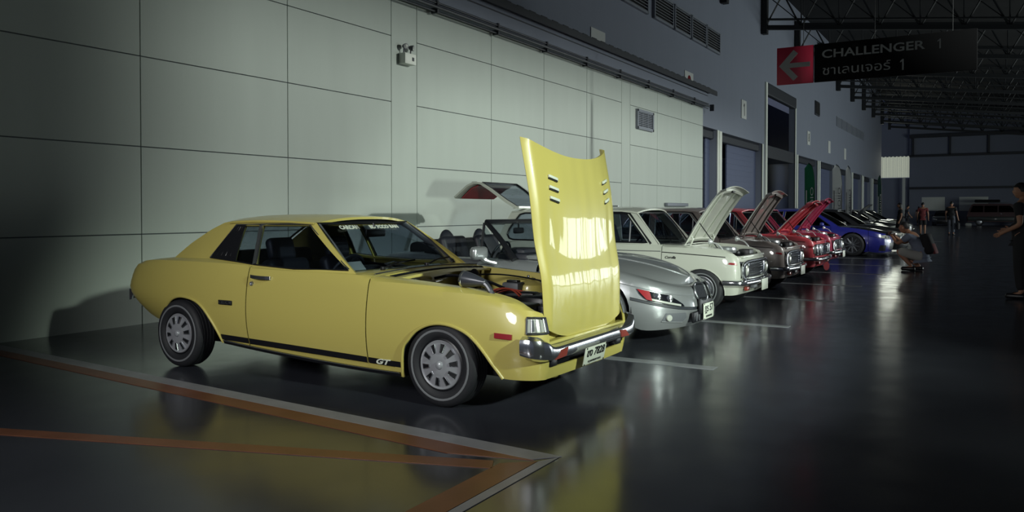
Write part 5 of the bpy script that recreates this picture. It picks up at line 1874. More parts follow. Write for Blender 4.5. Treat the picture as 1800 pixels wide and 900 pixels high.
    if plate:
        c.number_plate(0.652, 0.0, 0.335, 0.30, 0.145, 'กข 1', 'กรุงเทพมหานคร') if False else M().box((0.652, 0.0, 0.335), (0.008, 0.32, 0.15), 0.003).out('number_plate', 'plate', c.root)
    if drop_plate:
        d = M().lathe([(0, -0.006), (0.085, -0.006), (0.085, 0.006), (0, 0.006)], (0.64, -0.28, 0.235), (0.85, -0.5, 0.0), 28).out('badge_disc', 'lens_red', c.root, label='round red badge hung under the bumper')
        M().lathe([(0.084, 0.0065), (0.088, 0.0), (0.084, -0.0065)], (0.64, -0.28, 0.235), (0.85, -0.5, 0.0), 28).out('disc_rim', 'chrome', d)
        M().tube([(0.62, -0.12, 0.36), (0.62, -0.22, 0.26)], 0.010, 6).out('disc_stay', 'chrome', d)
    for x in (0.0, -2.285):
        for sg in (-1, 1):
            c.wheel(x, sg * 0.655, 0.285, 0.165, hub_dish, rim_r=0.172, ring=0.208)
    c.underbody(tail + 0.2, 0.44, 0.5, 0.20, 0.42)
    M().box((-1.6, 0, 0.44), (2.5, 1.26, 0.10)).out('cabin_floor', 'dark', c.root)
    for sg in (-1, 1):
        m = M().panel(c.band(-2.8, -0.6, lo=lambda t: 0.45, hi=lambda t: c.zs(t) + 0.02), [], c.F(sg, -0.06), 0.3, 0.2, 0.01, oo)
        m.out('door_lining', 'vinyl', c.root)
    for y in (-0.32, 0.32):
        c.seat(-1.42, y, 0.60, h=0.48, w=0.46, headrest=False)
    m = M().box((-2.15, 0, 0.62), (0.42, 1.1, 0.16), 0.05).box((-2.38, 0, 0.82), (0.14, 1.1, 0.40), 0.05, rot=((0, 1, 0), -0.25))
    m.out('rear_seat', 'vinyl', c.root)
    M().box((-0.78, 0, 0.80), (0.26, 1.22, 0.12), 0.03).out('dashboard', 'vinyl', c.root)
    c.steering(-1.03, -0.32, 0.84, 0.19)
    return c


# ------------------------------------------------------------------ low sports coupe, also used for the far row
def build_coupe(label, loc, body, hood=None, rz=0.0, far=False, hub=None, open_hood=False, group=None, white_face=False):
    c = Car('car', label, loc, rz, body=body, group=group)
    hood = hood or body
    plan = [(-3.55, 0.0), (-3.53, 0.5), (-3.46, 0.72), (-3.25, 0.81), (-2.665, 0.875), (-2.1, 0.85), (-1.0, 0.84), (-0.3, 0.86), (0.0, 0.875), (0.35, 0.865),
            (0.62, 0.83), (0.80, 0.75), (0.92, 0.60), (0.98, 0.35), (1.0, 0.0)]
    zs = [(-3.55, 0.78), (-3.4, 0.87), (-2.66, 0.86), (-1.8, 0.83), (-0.8, 0.815), (0.0, 0.765), (0.5, 0.69), (0.8, 0.63), (1.0, 0.59)]
    zb = [(-3.55, 0.30), (-3.2, 0.22), (-0.4, 0.15), (0.40, 0.13), (0.7, 0.10), (1.0, 0.11)]
    c.shape(plan, zs, zb, r=0.06, ext=lambda t: 0.12, lo=lambda t: 0.06, hi=0.035, tm=0.6)
    oo = c.outf
    R = 0.335
    A = arch(0.0, R, 0.375, 0.15, 0.135, 14)
    B = arch(-2.665, R, 0.375, 0.21, 0.165, 14)
    st = 0.12 if far else 0.07
    for sg in (-1, 1):
        c.skin('rear_quarter_panel', c.band(c.t0, -2.005, B), sg=sg, dx=st, dz=st)
        c.skin('door', c.band(-1.995, -0.605), sg=sg, dx=st, dz=st)
        c.skin('front_wing', c.band(-0.595, 0.43, A), sg=sg, dx=st, dz=st)
        c.skin('front_bumper', c.band(0.44, c.t1, hi=lambda t: c.zs(t) - 0.105, lo=lambda t: c.zb(t)), sg=sg, dx=st * 0.7, dz=st * 0.7)
        c.skin('nose_panel', c.band(0.44, c.t1, lo=lambda t: c.zs(t) - 0.097), sg=sg, dx=st * 0.7, dz=st * 0.5)
        hl = [(0.70, c.zs(0.70) - 0.05), (0.82, c.zs(0.82) - 0.09), (1.20, c.zs(1.2) - 0.092), (1.23, c.zs(1.23) - 0.02), (0.92, c.zs(0.92) + 0.01)]
        L = M().panel(hl, [], c.F(sg, 0.004), 0.05, 0.03, 0.02, oo).out('headlamp', 'lens', c.root)
        for t in (0.95, 1.08):
            p = c.F(sg, 0.008)(t, c.zs(t) - 0.05)
            M().lathe([(0.034, 0), (0.03, 0.008), (0, 0.010)], p, (0.8, sg * 0.6, 0.1), 12).out('projector', 'black', L)
        m = M().panel([(0.72, 0.18), (0.95, 0.16), (0.95, 0.33), (0.76, 0.34)], [], c.F(sg, 0.003), 0.06, 0.06, 0.012, oo)
        m.out('bumper_duct', 'black', c.root)
        m = M().panel(c.band(0.44, c.t1, lo=lambda t: c.zb(t) - 0.025, hi=lambda t: c.zb(t) + 0.012), [], c.F(sg, 0.02), 0.08, 0.03, 0.03, oo)
        m.out('front_splitter', 'dark_metal', c.root)
        m = M().panel([(c.t1 - 0.42, 0.19), (c.t1, 0.19), (c.t1, 0.40), (c.t1 - 0.46, 0.40)], [], c.F(sg, 0.003), 0.08, 0.06, 0.012, oo)
        m.out('bumper_mouth', 'black', c.root)
        m = M().box((-0.82, sg * 0.94, 0.93), (0.11, 0.21, 0.12), 0.045, seg=3)
        m.box((-0.78, sg * 0.84, 0.885), (0.07, 0.10, 0.04), 0.015)
        m.out('door_mirror', body, c.root)
        for Ar in (A, B):
            f = c.F(sg)
            P = [f(*p) for p in Ar]
            M().grid(lambda u, v, P=P: P[min(len(P) - 1, int(round(u * (len(P) - 1))))] + Vector((0, -sg * (0.01 + v * 0.26), 0)), len(P) - 1, 2, 0.004, out=(0, 0, -1)).out('wheel_well', 'dark', c.root)
    c.cabin([(-3.3, 0.905), (-1.8, 0.89), (-0.3, 0.865)], [(-3.3, 0.66), (-2.4, 0.74), (-1.0, 0.755), (-0.3, 0.72)], 1.34,
            [(-3.0, 0.45), (-2.2, 0.55), (-1.1, 0.56), (-0.3, 0.5)])
    outer = [(-3.05, 0.90), (-1.8, 0.882), (-0.36, 0.862), (-1.10, 1.315), (-1.3, 1.345), (-2.1, 1.345), (-2.4, 1.30)]
    wf = [(-1.98, 0.905), (-0.62, 0.885), (-1.17, 1.285), (-1.3, 1.305), (-1.93, 1.305)]
    wq = [(-2.75, 0.925), (-2.05, 0.908), (-2.0, 1.305), (-2.12, 1.30), (-2.4, 1.18)]
    for sg in (-1, 1):
        c.side_glass(outer, [wq, wf], sg, trim='black', glass='dark_glass', tr=0.012)
    c.roof(-2.42, -1.10, [(-2.5, 1.295), (-2.1, 1.345), (-1.5, 1.35), (-1.08, 1.31)], crown=0.06, bowf=0.06, bowr=0.06, edge=0.012, material=body if not far else body)
    c.screen('windscreen', -0.40, 0.875, 0.72, -1.10, 1.312, 0.56, bow=0.14, bowt=0.07, glass='dark_glass')
    c.screen('rear_window', -3.05, 0.92, 0.62, -2.44, 1.30, 0.52, bow=-0.06, bowt=-0.06, glass='dark_glass')
    c.lid('boot_lid', c.t0 + 0.02, -2.95, [(-3.55, 0.86), (-3.4, 0.93), (-2.9, 0.945)])
    lid = c.lid('bonnet', -0.52, c.t1 - 0.02, [(-0.55, 0.905), (0.0, 0.87), (0.5, 0.79), (0.85, 0.705), (1.0, 0.65)], material=hood)
    if open_hood:
        P = [Vector((-0.45, 0, 0.90)), Vector((-0.1, 0, 1.28)), Vector((0.22, 0, 1.62))]
        m = M().grid(lambda u, v: P[0] + (P[2] - P[0]) * v + Vector((-0.05 * math.sin(math.pi * v), (2 * u - 1) * (0.66 - 0.06 * v), 0.04 * math.sin(math.pi * v))), 10, 8, 0.03, out=(-1, 0, 1))
        hh = m.out('raised_bonnet', hood, c.root)
        M().tube([(0.35, -0.5, 0.80), (0.02, -0.55, 1.42)], 0.012, 6).out('bonnet_stay', 'dull_chrome', hh)
    if white_face:
        m = M().box((1.0, 0, 0.36), (0.03, 0.9, 0.05), 0.012)
        m.out('number_plate', 'plate', c.root)
    for x in (0.0, -2.665):
        for sg in (-1, 1):
            c.wheel(x, sg * 0.745, R, 0.225, hub or hub_spoke, rim_r=0.24)
    c.underbody(-3.3, 0.75, 0.55, 0.15, 0.5)
    M().box((-1.6, 0, 0.5), (2.6, 1.3, 0.10)).out('cabin_floor', 'dark', c.root)
    for y in (-0.36, 0.36):
        c.seat(-1.55, y, 0.50, h=0.55, w=0.48)
    M().box((-0.78, 0, 0.80), (0.40, 1.3, 0.14), 0.04).out('dashboard', 'vinyl', c.root)
    return c


def hub_mesh(s, t, sg, rr, w):
    hub_spoke(s, t, sg, rr, w, n=10, material='grille', mesh=True)


build_roadster()
build_saloon('cream white old estate car with raised bonnet and raised tailgate', (-3.33, 11.12, 0), 'white', wagon=True, hood_ang=56)
build_saloon('grey brown old saloon with raised bonnet beside the cream white estate', (-3.42, 14.10, 0), 'brown', hood_ang=57)
build_saloon('red old saloon with square lamps and a round badge under its bumper', (-3.50, 17.10, 0), 'red', face='square', plate=False, drop_plate=True, hood_ang=44)
build_saloon('crimson old saloon with raised bonnet next to the blue coupe', (-3.66, 19.95, 0), 'crimson', hood_ang=52)
build_coupe('deep blue sports coupe with dark mesh wheels', (-3.58, 26.05, 0), 'blue', hood='black_paint', hub=hub_mesh)
build_coupe('black sports coupe with pale lamps parked beyond the blue coupe', (-3.42, 29.1, 0), 'black_paint', hub=hub_mesh, white_face=True)
FAR = [('silver coupe parked third from the blue coupe, beyond the black one', 33.0, 'far_silver', False, -4.6),
       ('charcoal coupe parked behind the silver one in the far row', 36.0, 'far_dark', False, -4.6),
       ('far silver coupe with its dark bonnet raised', 39.0, 'far_silver', True, -5.0),
       ('dark coupe in the far row beside the woman in a dark dress', 42.2, 'far_dark', False, -4.9),
       ('white coupe last but one in the far row', 45.4, 'far_white', False, -4.8),
       ('charcoal coupe at the far end of the parked row', 48.6, 'far_dark', False, -4.8)]
for lb, y, bd, oh, x in FAR:
    build_coupe(lb, (x, y, 0), bd, hood='far_dark' if oh else None, far=True, open_hood=oh, white_face=True)


# ------------------------------------------------------------------ people
def skin_mesh(nodes, edges, root, sub=1):
    """grow one smooth surface over a skeleton; nodes: name -> (pos, radius)"""
    names = list(nodes)
    ix = {n: i for i, n in enumerate(names)}
    me = bpy.data.meshes.new('tmp')
    me.from_pydata([nodes[n][0] for n in names], [(ix[a], ix[b]) for a, b in edges], [])
    o = bpy.data.objects.new('tmp', me)
    COL.objects.link(o)
    o.modifiers.new('skin', 'SKIN')
    if not me.skin_vertices:
        b = bmesh.new()
        b.from_mesh(me)
        b.verts.layers.skin.verify()
        b.to_mesh(me)
        b.free()
    for n in names:
        sv = me.skin_vertices[0].data[ix[n]]
        r = nodes[n][1]
        sv.radius = r if isinstance(r, tuple) else (r, r)
        sv.use_root = (n == root)
    if sub:
        ss = o.modifiers.new('sub', 'SUBSURF')
        ss.levels = sub
        ss.render_levels = sub
    dg = bpy.context.evaluated_depsgraph_get()
    dg.update()
    ev = o.evaluated_get(dg)
    m2 = bpy.data.meshes.new_from_object(ev)
    m = M().add([v.co for v in m2.vertices], [tuple(p.vertices) for p in m2.polygons])
    bpy.data.objects.remove(o)
    bpy.data.meshes.remove(me)
    bpy.data.meshes.remove(m2)
    return m


STAND = {
    'pelvis': ((0, 0, 0.95), 0.125), 'belly': ((0, 0.0, 1.10), 0.12), 'chest': ((0, 0, 1.28), (0.135, 0.12)), 'upper': ((0, -0.005, 1.41), 0.10),
    'neck': ((0, 0.005, 1.49), 0.052), 'skull': ((0, 0.02, 1.56), 0.06),
    'hipL': ((-0.095, 0, 0.90), 0.095), 'kneeL': ((-0.10, 0.02, 0.49), 0.058), 'calfL': ((-0.10, -0.01, 0.34), 0.056), 'ankL': ((-0.10, -0.01, 0.09), 0.036), 'toeL': ((-0.11, 0.15, 0.035), 0.034),
    'hipR': ((0.095, 0, 0.90), 0.095), 'kneeR': ((0.10, 0.02, 0.49), 0.058), 'calfR': ((0.10, -0.01, 0.34), 0.056), 'ankR': ((0.10, -0.01, 0.09), 0.036), 'toeR': ((0.11, 0.15, 0.035), 0.034),
    'shL': ((-0.185, 0, 1.40), 0.062), 'elL': ((-0.25, -0.02, 1.13), 0.043), 'wrL': ((-0.26, 0.06, 0.90), 0.027),
    'shR': ((0.185, 0, 1.40), 0.062), 'elR': ((0.25, -0.02, 1.13), 0.043), 'wrR': ((0.26, 0.06, 0.90), 0.027),
}
BONES = [('pelvis', 'belly'), ('belly', 'chest'), ('chest', 'upper'), ('upper', 'neck'), ('neck', 'skull'),
         ('pelvis', 'hipL'), ('hipL', 'kneeL'), ('kneeL', 'calfL'), ('calfL', 'ankL'), ('ankL', 'toeL'),
         ('pelvis', 'hipR'), ('hipR', 'kneeR'), ('kneeR', 'calfR'), ('calfR', 'ankR'), ('ankR', 'toeR'),
         ('upper', 'shL'), ('shL', 'elL'), ('elL', 'wrL'), ('upper', 'shR'), ('shR', 'elR'), ('elR', 'wrR')]


def add_hand(nodes, bones, s, curl=0.35):
    """palm, four fingers of different length and a thumb from the side of the palm"""
    w = Vector(nodes['wr' + s][0])
    d = (w - Vector(nodes['el' + s][0])).normalized()
    side = d.cross(Vector((1, 0, 0)) if abs(d.x) < 0.8 else Vector((0, 0, 1))).normalized()
    nrm = d.cross(side).normalized() * (1 if s == 'L' else -1)
    palm = w + d * 0.055
    nodes['pa' + s] = (tuple(palm), (0.036, 0.018))
    bones.append(('wr' + s, 'pa' + s))
    for k, L in enumerate((0.062, 0.074, 0.070, 0.054)):
        off = side * (-0.027 + 0.018 * k)
        a = palm + d * 0.030 + off
        b = a + (d + nrm * curl).normalized() * L * 0.55
        e = b + (d + nrm * curl * 3).normalized() * L * 0.5
        for q, (p, r) in enumerate(((a, 0.0095), (b, 0.0085), (e, 0.007))):
            nodes['f%d%d%s' % (k, q, s)] = (tuple(p), r)
        bones += [('pa' + s, 'f%d0%s' % (k, s)), ('f%d0%s' % (k, s), 'f%d1%s' % (k, s)), ('f%d1%s' % (k, s), 'f%d2%s' % (k, s))]
    a = palm - d * 0.015 - side * 0.038
    b = a + (d * 0.7 - side * 0.5 + nrm * 0.4).normalized() * 0.04
    nodes['t0' + s] = (tuple(a), 0.011)
    nodes['t1' + s] = (tuple(b), 0.009)
    bones += [('pa' + s, 't0' + s), ('t0' + s, 't1' + s)]


def head_mesh(c, face, up=Vector((0, 0, 1))):
    """head with brow, nose, chin, ears; face = looking direction"""
    f = Vector(face).normalized()
    sd = f.cross(up).normalized()
    u = sd.cross(f).normalized()
    R = Matrix((sd, f, u)).transposed().to_4x4()
    b = bmesh.new()
    bmesh.ops.create_uvsphere(b, u_segments=20, v_segments=14, radius=1.0)
    for p in b.verts:
        x, y, z = p.co
        jaw = 1.0 - 0.28 * max(0.0, -z) ** 1.5
        yy = y * 0.098 * (1.0 - 0.10 * max(0.0, -z))
        if y > 0.3:
            yy += 0.020 * math.exp(-(x / 0.16) ** 2 - ((z + 0.12) / 0.20) ** 2)      # nose
            yy += 0.008 * math.exp(-(x / 0.35) ** 2 - ((z + 0.78) / 0.2) ** 2)       # chin
            yy -= 0.008 * math.exp(-((abs(x) - 0.38) / 0.16) ** 2 - ((z - 0.08) / 0.13) ** 2)   # eye sockets
        p.co = Vector((x * 0.075 * jaw, yy, z * 0.118))
    m = M().bm(b, Matrix.Translation(c) @ R)
    for s in (-1, 1):
        m.lathe([(0, -0.008), (0.020, -0.006), (0.026, 0.002), (0.014, 0.008), (0, 0.004)], Vector(c) + sd * (0.076 * s) - f * 0.005 - u * 0.008, sd * s - f * 0.4, 10)
    return m, R


def person(label, loc, rz, pose, shirt, trousers, legs='long', sleeve='short', hair='short', scale=1.0, face=(0, 1, 0), shoes='black', dress=False, look_up=0.0):
    t = thing('person', label, 'person', loc, rz)
    t.scale = (scale,) * 3
    nodes = {k: v for k, v in STAND.items()}
    for k, v in pose.items():
        nodes[k] = (v, nodes[k][1])
    bones = list(BONES)
    cl = dict(nodes)
    add_hand(nodes, bones, 'L')
    add_hand(nodes, bones, 'R')
    m = skin_mesh(nodes, bones, 'pelvis')
    sk = Vector(nodes['skull'][0])
    nk = Vector(nodes['neck'][0])
    hc = nk + (sk - nk).normalized() * 0.135 + Vector(face).normalized() * 0.012
    up = (sk - nk).normalized()
    hm, R = head_mesh(hc, Vector(face), up)
    m.add(hm.v, hm.f)
    body = m.out('body', 'skin', t, angle=60)
    f, sd, u = [R.to_3x3() @ Vector(q) for q in ((0, 1, 0), (1, 0, 0), (0, 0, 1))]
    e = M()
    for s in (-1, 1):
        e.lathe([(0, 0), (0.010, 0), (0.006, 0.004), (0, 0.005)], hc + f * 0.088 + sd * (0.030 * s) + u * 0.012, f, 8)
        M().lathe([(0, 0), (0.010, 0), (0.006, 0.004), (0, 0.005)], hc + f * 0.086 + sd * (0.030 * s) + u * 0.012, f, 8).out('eye', 'ink', t)
    M().box(hc + f * 0.090 - u * 0.058, (0.040, 0.012, 0.008), 0.003, rot=R).out('mouth', 'lens_red', t)
    # hair cap
    b = bmesh.new()
    bmesh.ops.create_uvsphere(b, u_segments=20, v_segments=14, radius=1.0)
    for p in list(b.verts):
        x, y, z = p.co
        lim = -0.15 if y < 0 else 0.42
        if hair == 'long':
            lim = -0.95 if y < 0.1 else 0.42
        zz = z
        if z < lim:
            zz = lim
        p.co = Vector((x * 0.084, y * 0.106 - 0.006, zz * 0.126 + 0.004))
        if hair == 'long' and y < 0.1 and z < -0.1:
            p.co.z -= 0.14 * (-z)
            p.co.y -= 0.012
    M().bm(b, Matrix.Translation(hc) @ R).out('hair', 'hair', t, angle=60)
    # clothes follow the skeleton a little outside the skin
    g = 0.016

    def cloth(keys, pairs, root, extra=g, over=None):
        nd = {k: (cl[k][0], (cl[k][1][0] + extra, cl[k][1][1] + extra) if isinstance(cl[k][1], tuple) else cl[k][1] + extra) for k in keys}
        if over:
            nd.update(over)
        return skin_mesh(nd, pairs, root, 2)
    lerp = lambda a, b_, k: tuple(Vector(a) + (Vector(b_) - Vector(a)) * k)
    hem = Vector(cl['pelvis'][0]) + (Vector(cl['pelvis'][0]) - Vector(cl['belly'][0])) * 0.45
    over = {'hem': (tuple(hem), 0.150), 'pelvis': (cl['pelvis'][0], 0.152)}
    keys = ['pelvis', 'belly', 'chest', 'upper', 'shL', 'shR']
    pr = [('hem', 'pelvis'), ('pelvis', 'belly'), ('belly', 'chest'), ('chest', 'upper'), ('upper', 'shL'), ('upper', 'shR')]
    for s in 'LR':
        k = 0.62
        over['sl' + s] = (lerp(cl['sh' + s][0], cl['el' + s][0], k), 0.068)
        pr.append(('sh' + s, 'sl' + s))
        if sleeve == 'long':
            over['sl' + s] = (cl['el' + s][0], 0.058)
            over['cu' + s] = (lerp(cl['el' + s][0], cl['wr' + s][0], 0.92), 0.042)
            pr.append(('sl' + s, 'cu' + s))
    cloth(keys, pr, 'pelvis', over=over).out('shirt', shirt, t, angle=60)
    if dress:
        M().lathe([(0.15, 1.02), (0.17, 0.9), (0.20, 0.7), (0.23, 0.46), (0.21, 0.46), (0.14, 1.0)], (0, 0, 0), (0, 0, 1), 20).out('skirt', trousers, t)
    else:
        over = {'waist': (lerp(cl['pelvis'][0], cl['belly'][0], 0.75), 0.150)}
        keys = ['pelvis', 'hipL', 'hipR', 'kneeL', 'kneeR']
        pr = [('pelvis', 'waist'), ('pelvis', 'hipL'), ('pelvis', 'hipR'), ('hipL', 'kneeL'), ('hipR', 'kneeR')]
        for s in 'LR':
            if legs == 'long':
                over['an' + s] = (lerp(cl['knee' + s][0], cl['ank' + s][0], 0.93), 0.062)
                over['knee' + s] = (cl['knee' + s][0], 0.082)
                pr.append(('knee' + s, 'an' + s))
            else:
                over['knee' + s] = (lerp(cl['hip' + s][0], cl['knee' + s][0], 0.97), 0.092)
        cloth(keys, pr, 'pelvis', 0.020, over).out('trousers' if legs == 'long' else 'shorts', trousers, t, angle=60)
    for s in 'LR':
        a, tt = Vector(cl['ank' + s][0]), Vector(cl['toe' + s][0])
        d = (tt - a)
        d.z = 0
        d.normalize()
        ang = math.atan2(d.y, d.x)
        M().box((a.x + d.x * 0.07, a.y + d.y * 0.07, max(0.042, tt.z + 0.01)), (0.27, 0.095, 0.08), 0.035, rot=((0, 0, 1), ang), seg=3).out('shoe', shoes, t)
    return t


MT['cloth_red'] = mat('dark red cloth', 0x6A2A2C, 0.85)
MT['cloth_black'] = mat('black cloth', 0x141418, 0.85)
MT['cloth_grey'] = mat('grey cloth', 0x4A4E58, 0.85)
MT['cloth_blue'] = mat('blue grey cloth', 0x6C7688, 0.85)
MT['cloth_pale'] = mat('pale cloth', 0x9A9C98, 0.85)

# crouching photographer facing the parked cars
CROUCH = {'pelvis': (0, -0.12, 0.33), 'belly': (0, -0.10, 0.46), 'chest': (0, 0.0, 0.62), 'upper': (0, 0.06, 0.73), 'neck': (0, 0.12, 0.79), 'skull': (0, 0.17, 0.85),
          'hipL': (-0.10, -0.10, 0.30), 'kneeL': (-0.20, 0.30, 0.42), 'calfL': (-0.17, 0.16, 0.27), 'ankL': (-0.14, 0.02, 0.09), 'toeL': (-0.17, 0.17, 0.035),
          'hipR': (0.10, -0.10, 0.30), 'kneeR': (0.18, 0.32, 0.30), 'calfR': (0.15, 0.14, 0.20), 'ankR': (0.13, -0.06, 0.10), 'toeR': (0.15, 0.09, 0.035),
          'shL': (-0.185, 0.07, 0.72), 'elL': (-0.22, 0.28, 0.56), 'wrL': (-0.09, 0.42, 0.70),
          'shR': (0.185, 0.07, 0.72), 'elR': (0.22, 0.28, 0.56), 'wrR': (0.09, 0.42, 0.70)}
p = person('person crouching with a camera on the dark floor, big dark backpack on the back', (-1.52, 19.85, 0), math.radians(78), CROUCH, 'cloth_blue', 'cloth_pale', legs='short', face=(0, 1, 0.05), scale=1.06)
b = M().box((0, -0.27, 0.60), (0.34, 0.20, 0.46), 0.07, rot=((1, 0, 0), -0.35), seg=3)
bp = tag(b.out('backpack', 'cloth_black'), 'dark backpack on the back of the crouching photographer', 'backpack')
bp.location = p.location
bp.rotation_euler = p.rotation_euler
M().box((0, -0.385, 0.50), (0.24, 0.07, 0.24), 0.03, rot=((1, 0, 0), -0.35)).out('front_pocket', 'cloth_red', bp)
cm = M().box((0, 0.50, 0.80), (0.14, 0.06, 0.09), 0.015)
cm.lathe([(0, 0), (0.035, 0), (0.035, 0.08), (0.028, 0.085), (0, 0.08)], (0, 0.53, 0.80), (0, 1, 0), 14)
co = tag(cm.out('camera_body', 'black'), 'black camera held by the crouching photographer', 'camera')
co.location = p.location
co.rotation_euler = p.rotation_euler

WALK = {'kneeL': (-0.10, 0.14, 0.50), 'calfL': (-0.10, 0.10, 0.34), 'ankL': (-0.10, 0.10, 0.09), 'toeL': (-0.11, 0.26, 0.04), 'kneeR': (0.10, -0.04, 0.49), 'calfR': (0.10, -0.14, 0.34),
        'ankR': (0.10, -0.22, 0.12), 'toeR': (0.11, -0.09, 0.035), 'wrL': (-0.26, -0.06, 0.92), 'wrR': (0.26, 0.16, 0.92)}
person('person in a dark red shirt and black shorts walking away across the hall', (-3.42, 49.4, 0), math.radians(5), {}, 'cloth_red', 'cloth_black', legs='short', scale=1.03)
q = person('person in a dark shirt and grey trousers carrying a black bag, left of the van', (-2.08, 50.2, 0), math.radians(-8), {'wrR': (0.30, 0.02, 0.88)}, 'cloth_black', 'cloth_grey', scale=1.06)
hb = M().box((0.335, 0.02, 0.50), (0.12, 0.34, 0.36), 0.05, seg=3)
hb.tube(smooth_line([(0.335, -0.10, 0.67), (0.325, -0.05, 0.82), (0.325, 0.09, 0.82), (0.335, 0.14, 0.67)], 5), 0.010, 6)
ho = tag(hb.out('hand_bag', 'cloth_black'), 'black bag in the hand of the person left of the van', 'bag')
ho.location = q.location
ho.rotation_euler = q.rotation_euler
person('person with long hair in a dark dress among the far parked cars', (-3.72, 40.6, 0), math.radians(100), {}, 'cloth_black', 'cloth_black', hair='long', dress=True, scale=0.97)
person('person in dark clothes beside the pale pillar at the far end of the parked row', (-5.6, 66.0, 0), math.radians(-60), WALK, 'cloth_grey', 'cloth_black')
person('small far person standing between the red shirted walker and the notice board', (-6.15, 84.0, 0), 0.4, {}, 'cloth_black', 'cloth_black')
HOLD = {'elL': (-0.27, -0.05, 1.12), 'wrL': (-0.20, 0.20, 1.00), 'elR': (0.27, -0.05, 1.12), 'wrR': (0.16, 0.22, 1.05), 'toeL': (-0.14, 0.14, 0.035)}
person('person in dark clothes with bent arms at the right edge, half out of the picture', (0.36, 14.3, 0), math.radians(70), HOLD, 'cloth_black', 'cloth_black', scale=1.0)

# ------------------------------------------------------------------ feather flags
def feather_flag(label, loc, h, w, cloth, letters, ink, mirror=1):
    t = thing('feather_flag', label, 'flag', loc)
    P = smooth_line([(w * 0.5, 0, 0.02), (w * 0.5, 0, h * 0.55), (w * 0.45, 0, h * 0.80), (w * 0.22, 0, h * 0.95), (-w * 0.12, 0, h * 1.0)], 8)
    M().tube(P, 0.018, 6).out('pole', 'black', t)
    m = M().lathe([(0, 0.05), (0.05, 0.045), (0.26, 0.03), (0.28, 0.0), (0, 0.0)], (w * 0.5, 0, 0), (0, 0, 1), 20)
    m.out('base', 'dark_metal', t)
    edge = [p for p in P if p[2] > 0.5]
    L = [(-w * 0.5, z) for z in np.linspace(0.45, h * 0.93, 10)]

    def cf(u, v):
        i = v * (len(edge) - 1)
        k = min(int(i), len(edge) - 2)
        e = Vector(edge[k]) + (Vector(edge[k + 1]) - Vector(edge[k])) * (i - k)
        zl = 0.45 + (h * 0.965 - 0.45) * v
        a = Vector((-w * 0.5 if v < 0.98 else -w * 0.3, 0, min(zl, e.z)))
        p = a + (e - a) * u
        p.y += 0.03 * math.sin(5 * v + 2 * u)
        return p
    c = M().grid(cf, 8, 24, 0.006, out=(0, -1, 0)).out('cloth', cloth, t)
    mx = Matrix.Translation((w * 0.22, -0.06, h * 0.48)) @ FACE_NY @ Matrix.Rotation(-math.pi / 2, 4, 'Z')
    if letters:
        text('flag_lettering', letters, w * 0.42, mx, ink, c, width=h * 0.40)
    M().box((-w * 0.30, -0.05, h * 0.44), (w * 0.10, 0.004, h * 0.40)).out('flag_small_print', ink, c, smooth=False)
    return t


feather_flag('green feather flag with white lettering in front of the third doorway', (-7.57, 40.0, 0), 3.60, 0.46, 'flag_green', 'OIUIC', 'paper')
feather_flag('broad white feather flag right of the green one', (-6.94, 43.75, 0), 3.70, 0.46, 'flag_white', 'OIIOIO', 'grey_plastic')
feather_flag('narrow white feather flag, second of the two white ones', (-5.88, 40.2, 0), 3.43, 0.25, 'flag_white', 'OIIOIO', 'grey_plastic')
feather_flag('dark green feather flag at the far end of the doorways', (-5.66, 50.0, 0), 3.36, 0.20, 'flag_dark', 'OIOIO', 'paper')

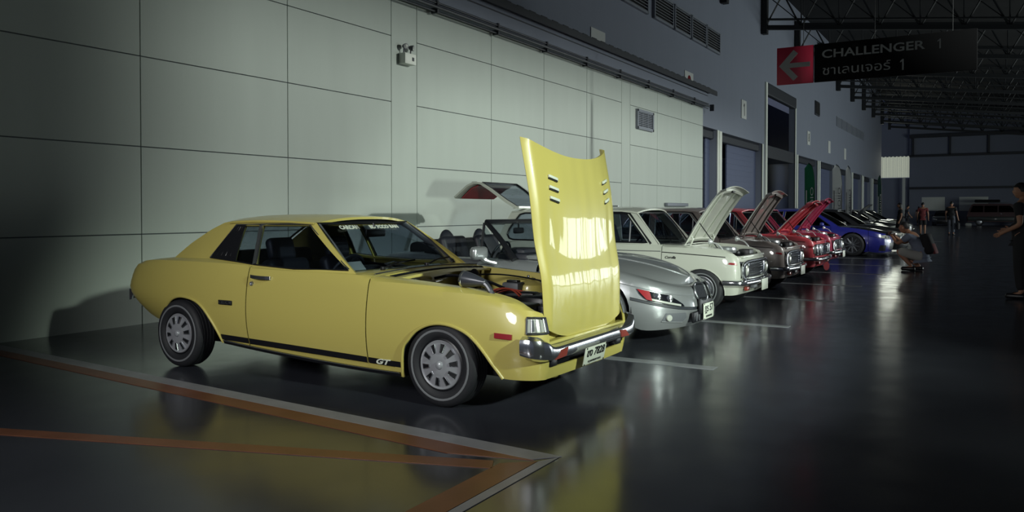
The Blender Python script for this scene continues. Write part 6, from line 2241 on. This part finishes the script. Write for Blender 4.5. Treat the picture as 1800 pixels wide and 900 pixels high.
# ------------------------------------------------------------------ parked van in the dark at the far right
def build_van():
    t = thing('van', 'dark maroon and grey van with a roof box parked at the far end', 'van', (0.25, 84.5, 0))
    prof = [(-2.45, 0.35), (-2.5, 0.8), (-2.42, 1.15), (-2.15, 1.88), (-1.95, 1.98), (0.85, 1.98), (1.05, 1.92), (1.75, 1.22), (2.35, 1.02), (2.45, 0.8), (2.42, 0.35)]
    m = M()
    n = len(prof)
    for k, w in ((0, 0.86), (1, 0.90)):
        pass
    vs, fs = [], []
    ys = [(-0.82, 0.0), (-0.90, 0.08), (0.90, 0.08), (0.82, 0.0)]
    for y, g in ys:
        for x, z in prof:
            tp = 0.86 if z > 1.5 else 1.0
            vs.append((x * (0.985 if g == 0 else 1.0), y * tp, z))
    for r in range(3):
        for k in range(n):
            fs.append((r * n + k, r * n + (k + 1) % n, (r + 1) * n + (k + 1) % n, (r + 1) * n + k))
    fs += [tuple(range(n))[::-1], tuple(3 * n + k for k in range(n))]
    m.add(vs, fs)
    m.out('body', 'van_maroon', t)
    M().box((0.0, 0, 0.62), (4.86, 1.84, 0.40), 0.05).out('lower_body', 'van_grey', t)
    for s in (-1, 1):
        for x0, x1, x0t, x1t in ((-2.2, -1.2, -2.0, -1.2), (-1.1, -0.1, -1.1, -0.1), (0.0, 1.35, 0.0, 0.85)):
            M().prism([(x0, s * 0.905, 1.22), (x1, s * 0.905, 1.22), (x1t, s * 0.80, 1.80), (x0t, s * 0.80, 1.80)], (0, s * 0.01, 0)).out('side_window', 'dark_glass', t)
        M().box((0.15, s * 0.93, 1.08), (0.14, 0.03, 0.05), 0.01).out('door_handle', 'chrome', t)
    rb = M()
    for y in (-0.6, 0.6):
        rb.tube([(-1.8, y, 2.08), (0.8, y, 2.08)], 0.02, 6)
    rb.out('roof_rack', 'dull_chrome', t)
    M().box((-0.9, 0, 2.22), (2.0, 1.1, 0.26), 0.10, seg=3).out('roof_box', 'dark', t)
    for x in (-1.5, 1.45):
        for s in (-1, 1):
            w = M().lathe([(0.2, -0.1), (0.30, -0.11), (0.34, -0.07), (0.34, 0.07), (0.30, 0.11), (0.2, 0.1)], (0, 0, 0), (0, s, 0), 24, close=True).out('wheel', 'rubber', t, (x, s * 0.82, 0.34))
            M().lathe([(0.2, 0.08), (0.1, 0.1), (0, 0.1)], (0, 0, 0), (0, s, 0), 20).out('hubcap', 'dull_chrome', w)
    return t


build_van()
build_coupe('small dark car facing the camera at the far end wall', (-4.2, 84.2, 0), 'far_dark', rz=-math.pi / 2, far=True)
sk = M().box((0, 0, 0.14), (0.5, 0.4, 0.28), 0.12, seg=4)
tag(sk.out('sack', 'cloth_pale', loc=(-2.0, 80.0, 0)), 'pale sack lying on the floor beside the van', 'sack')
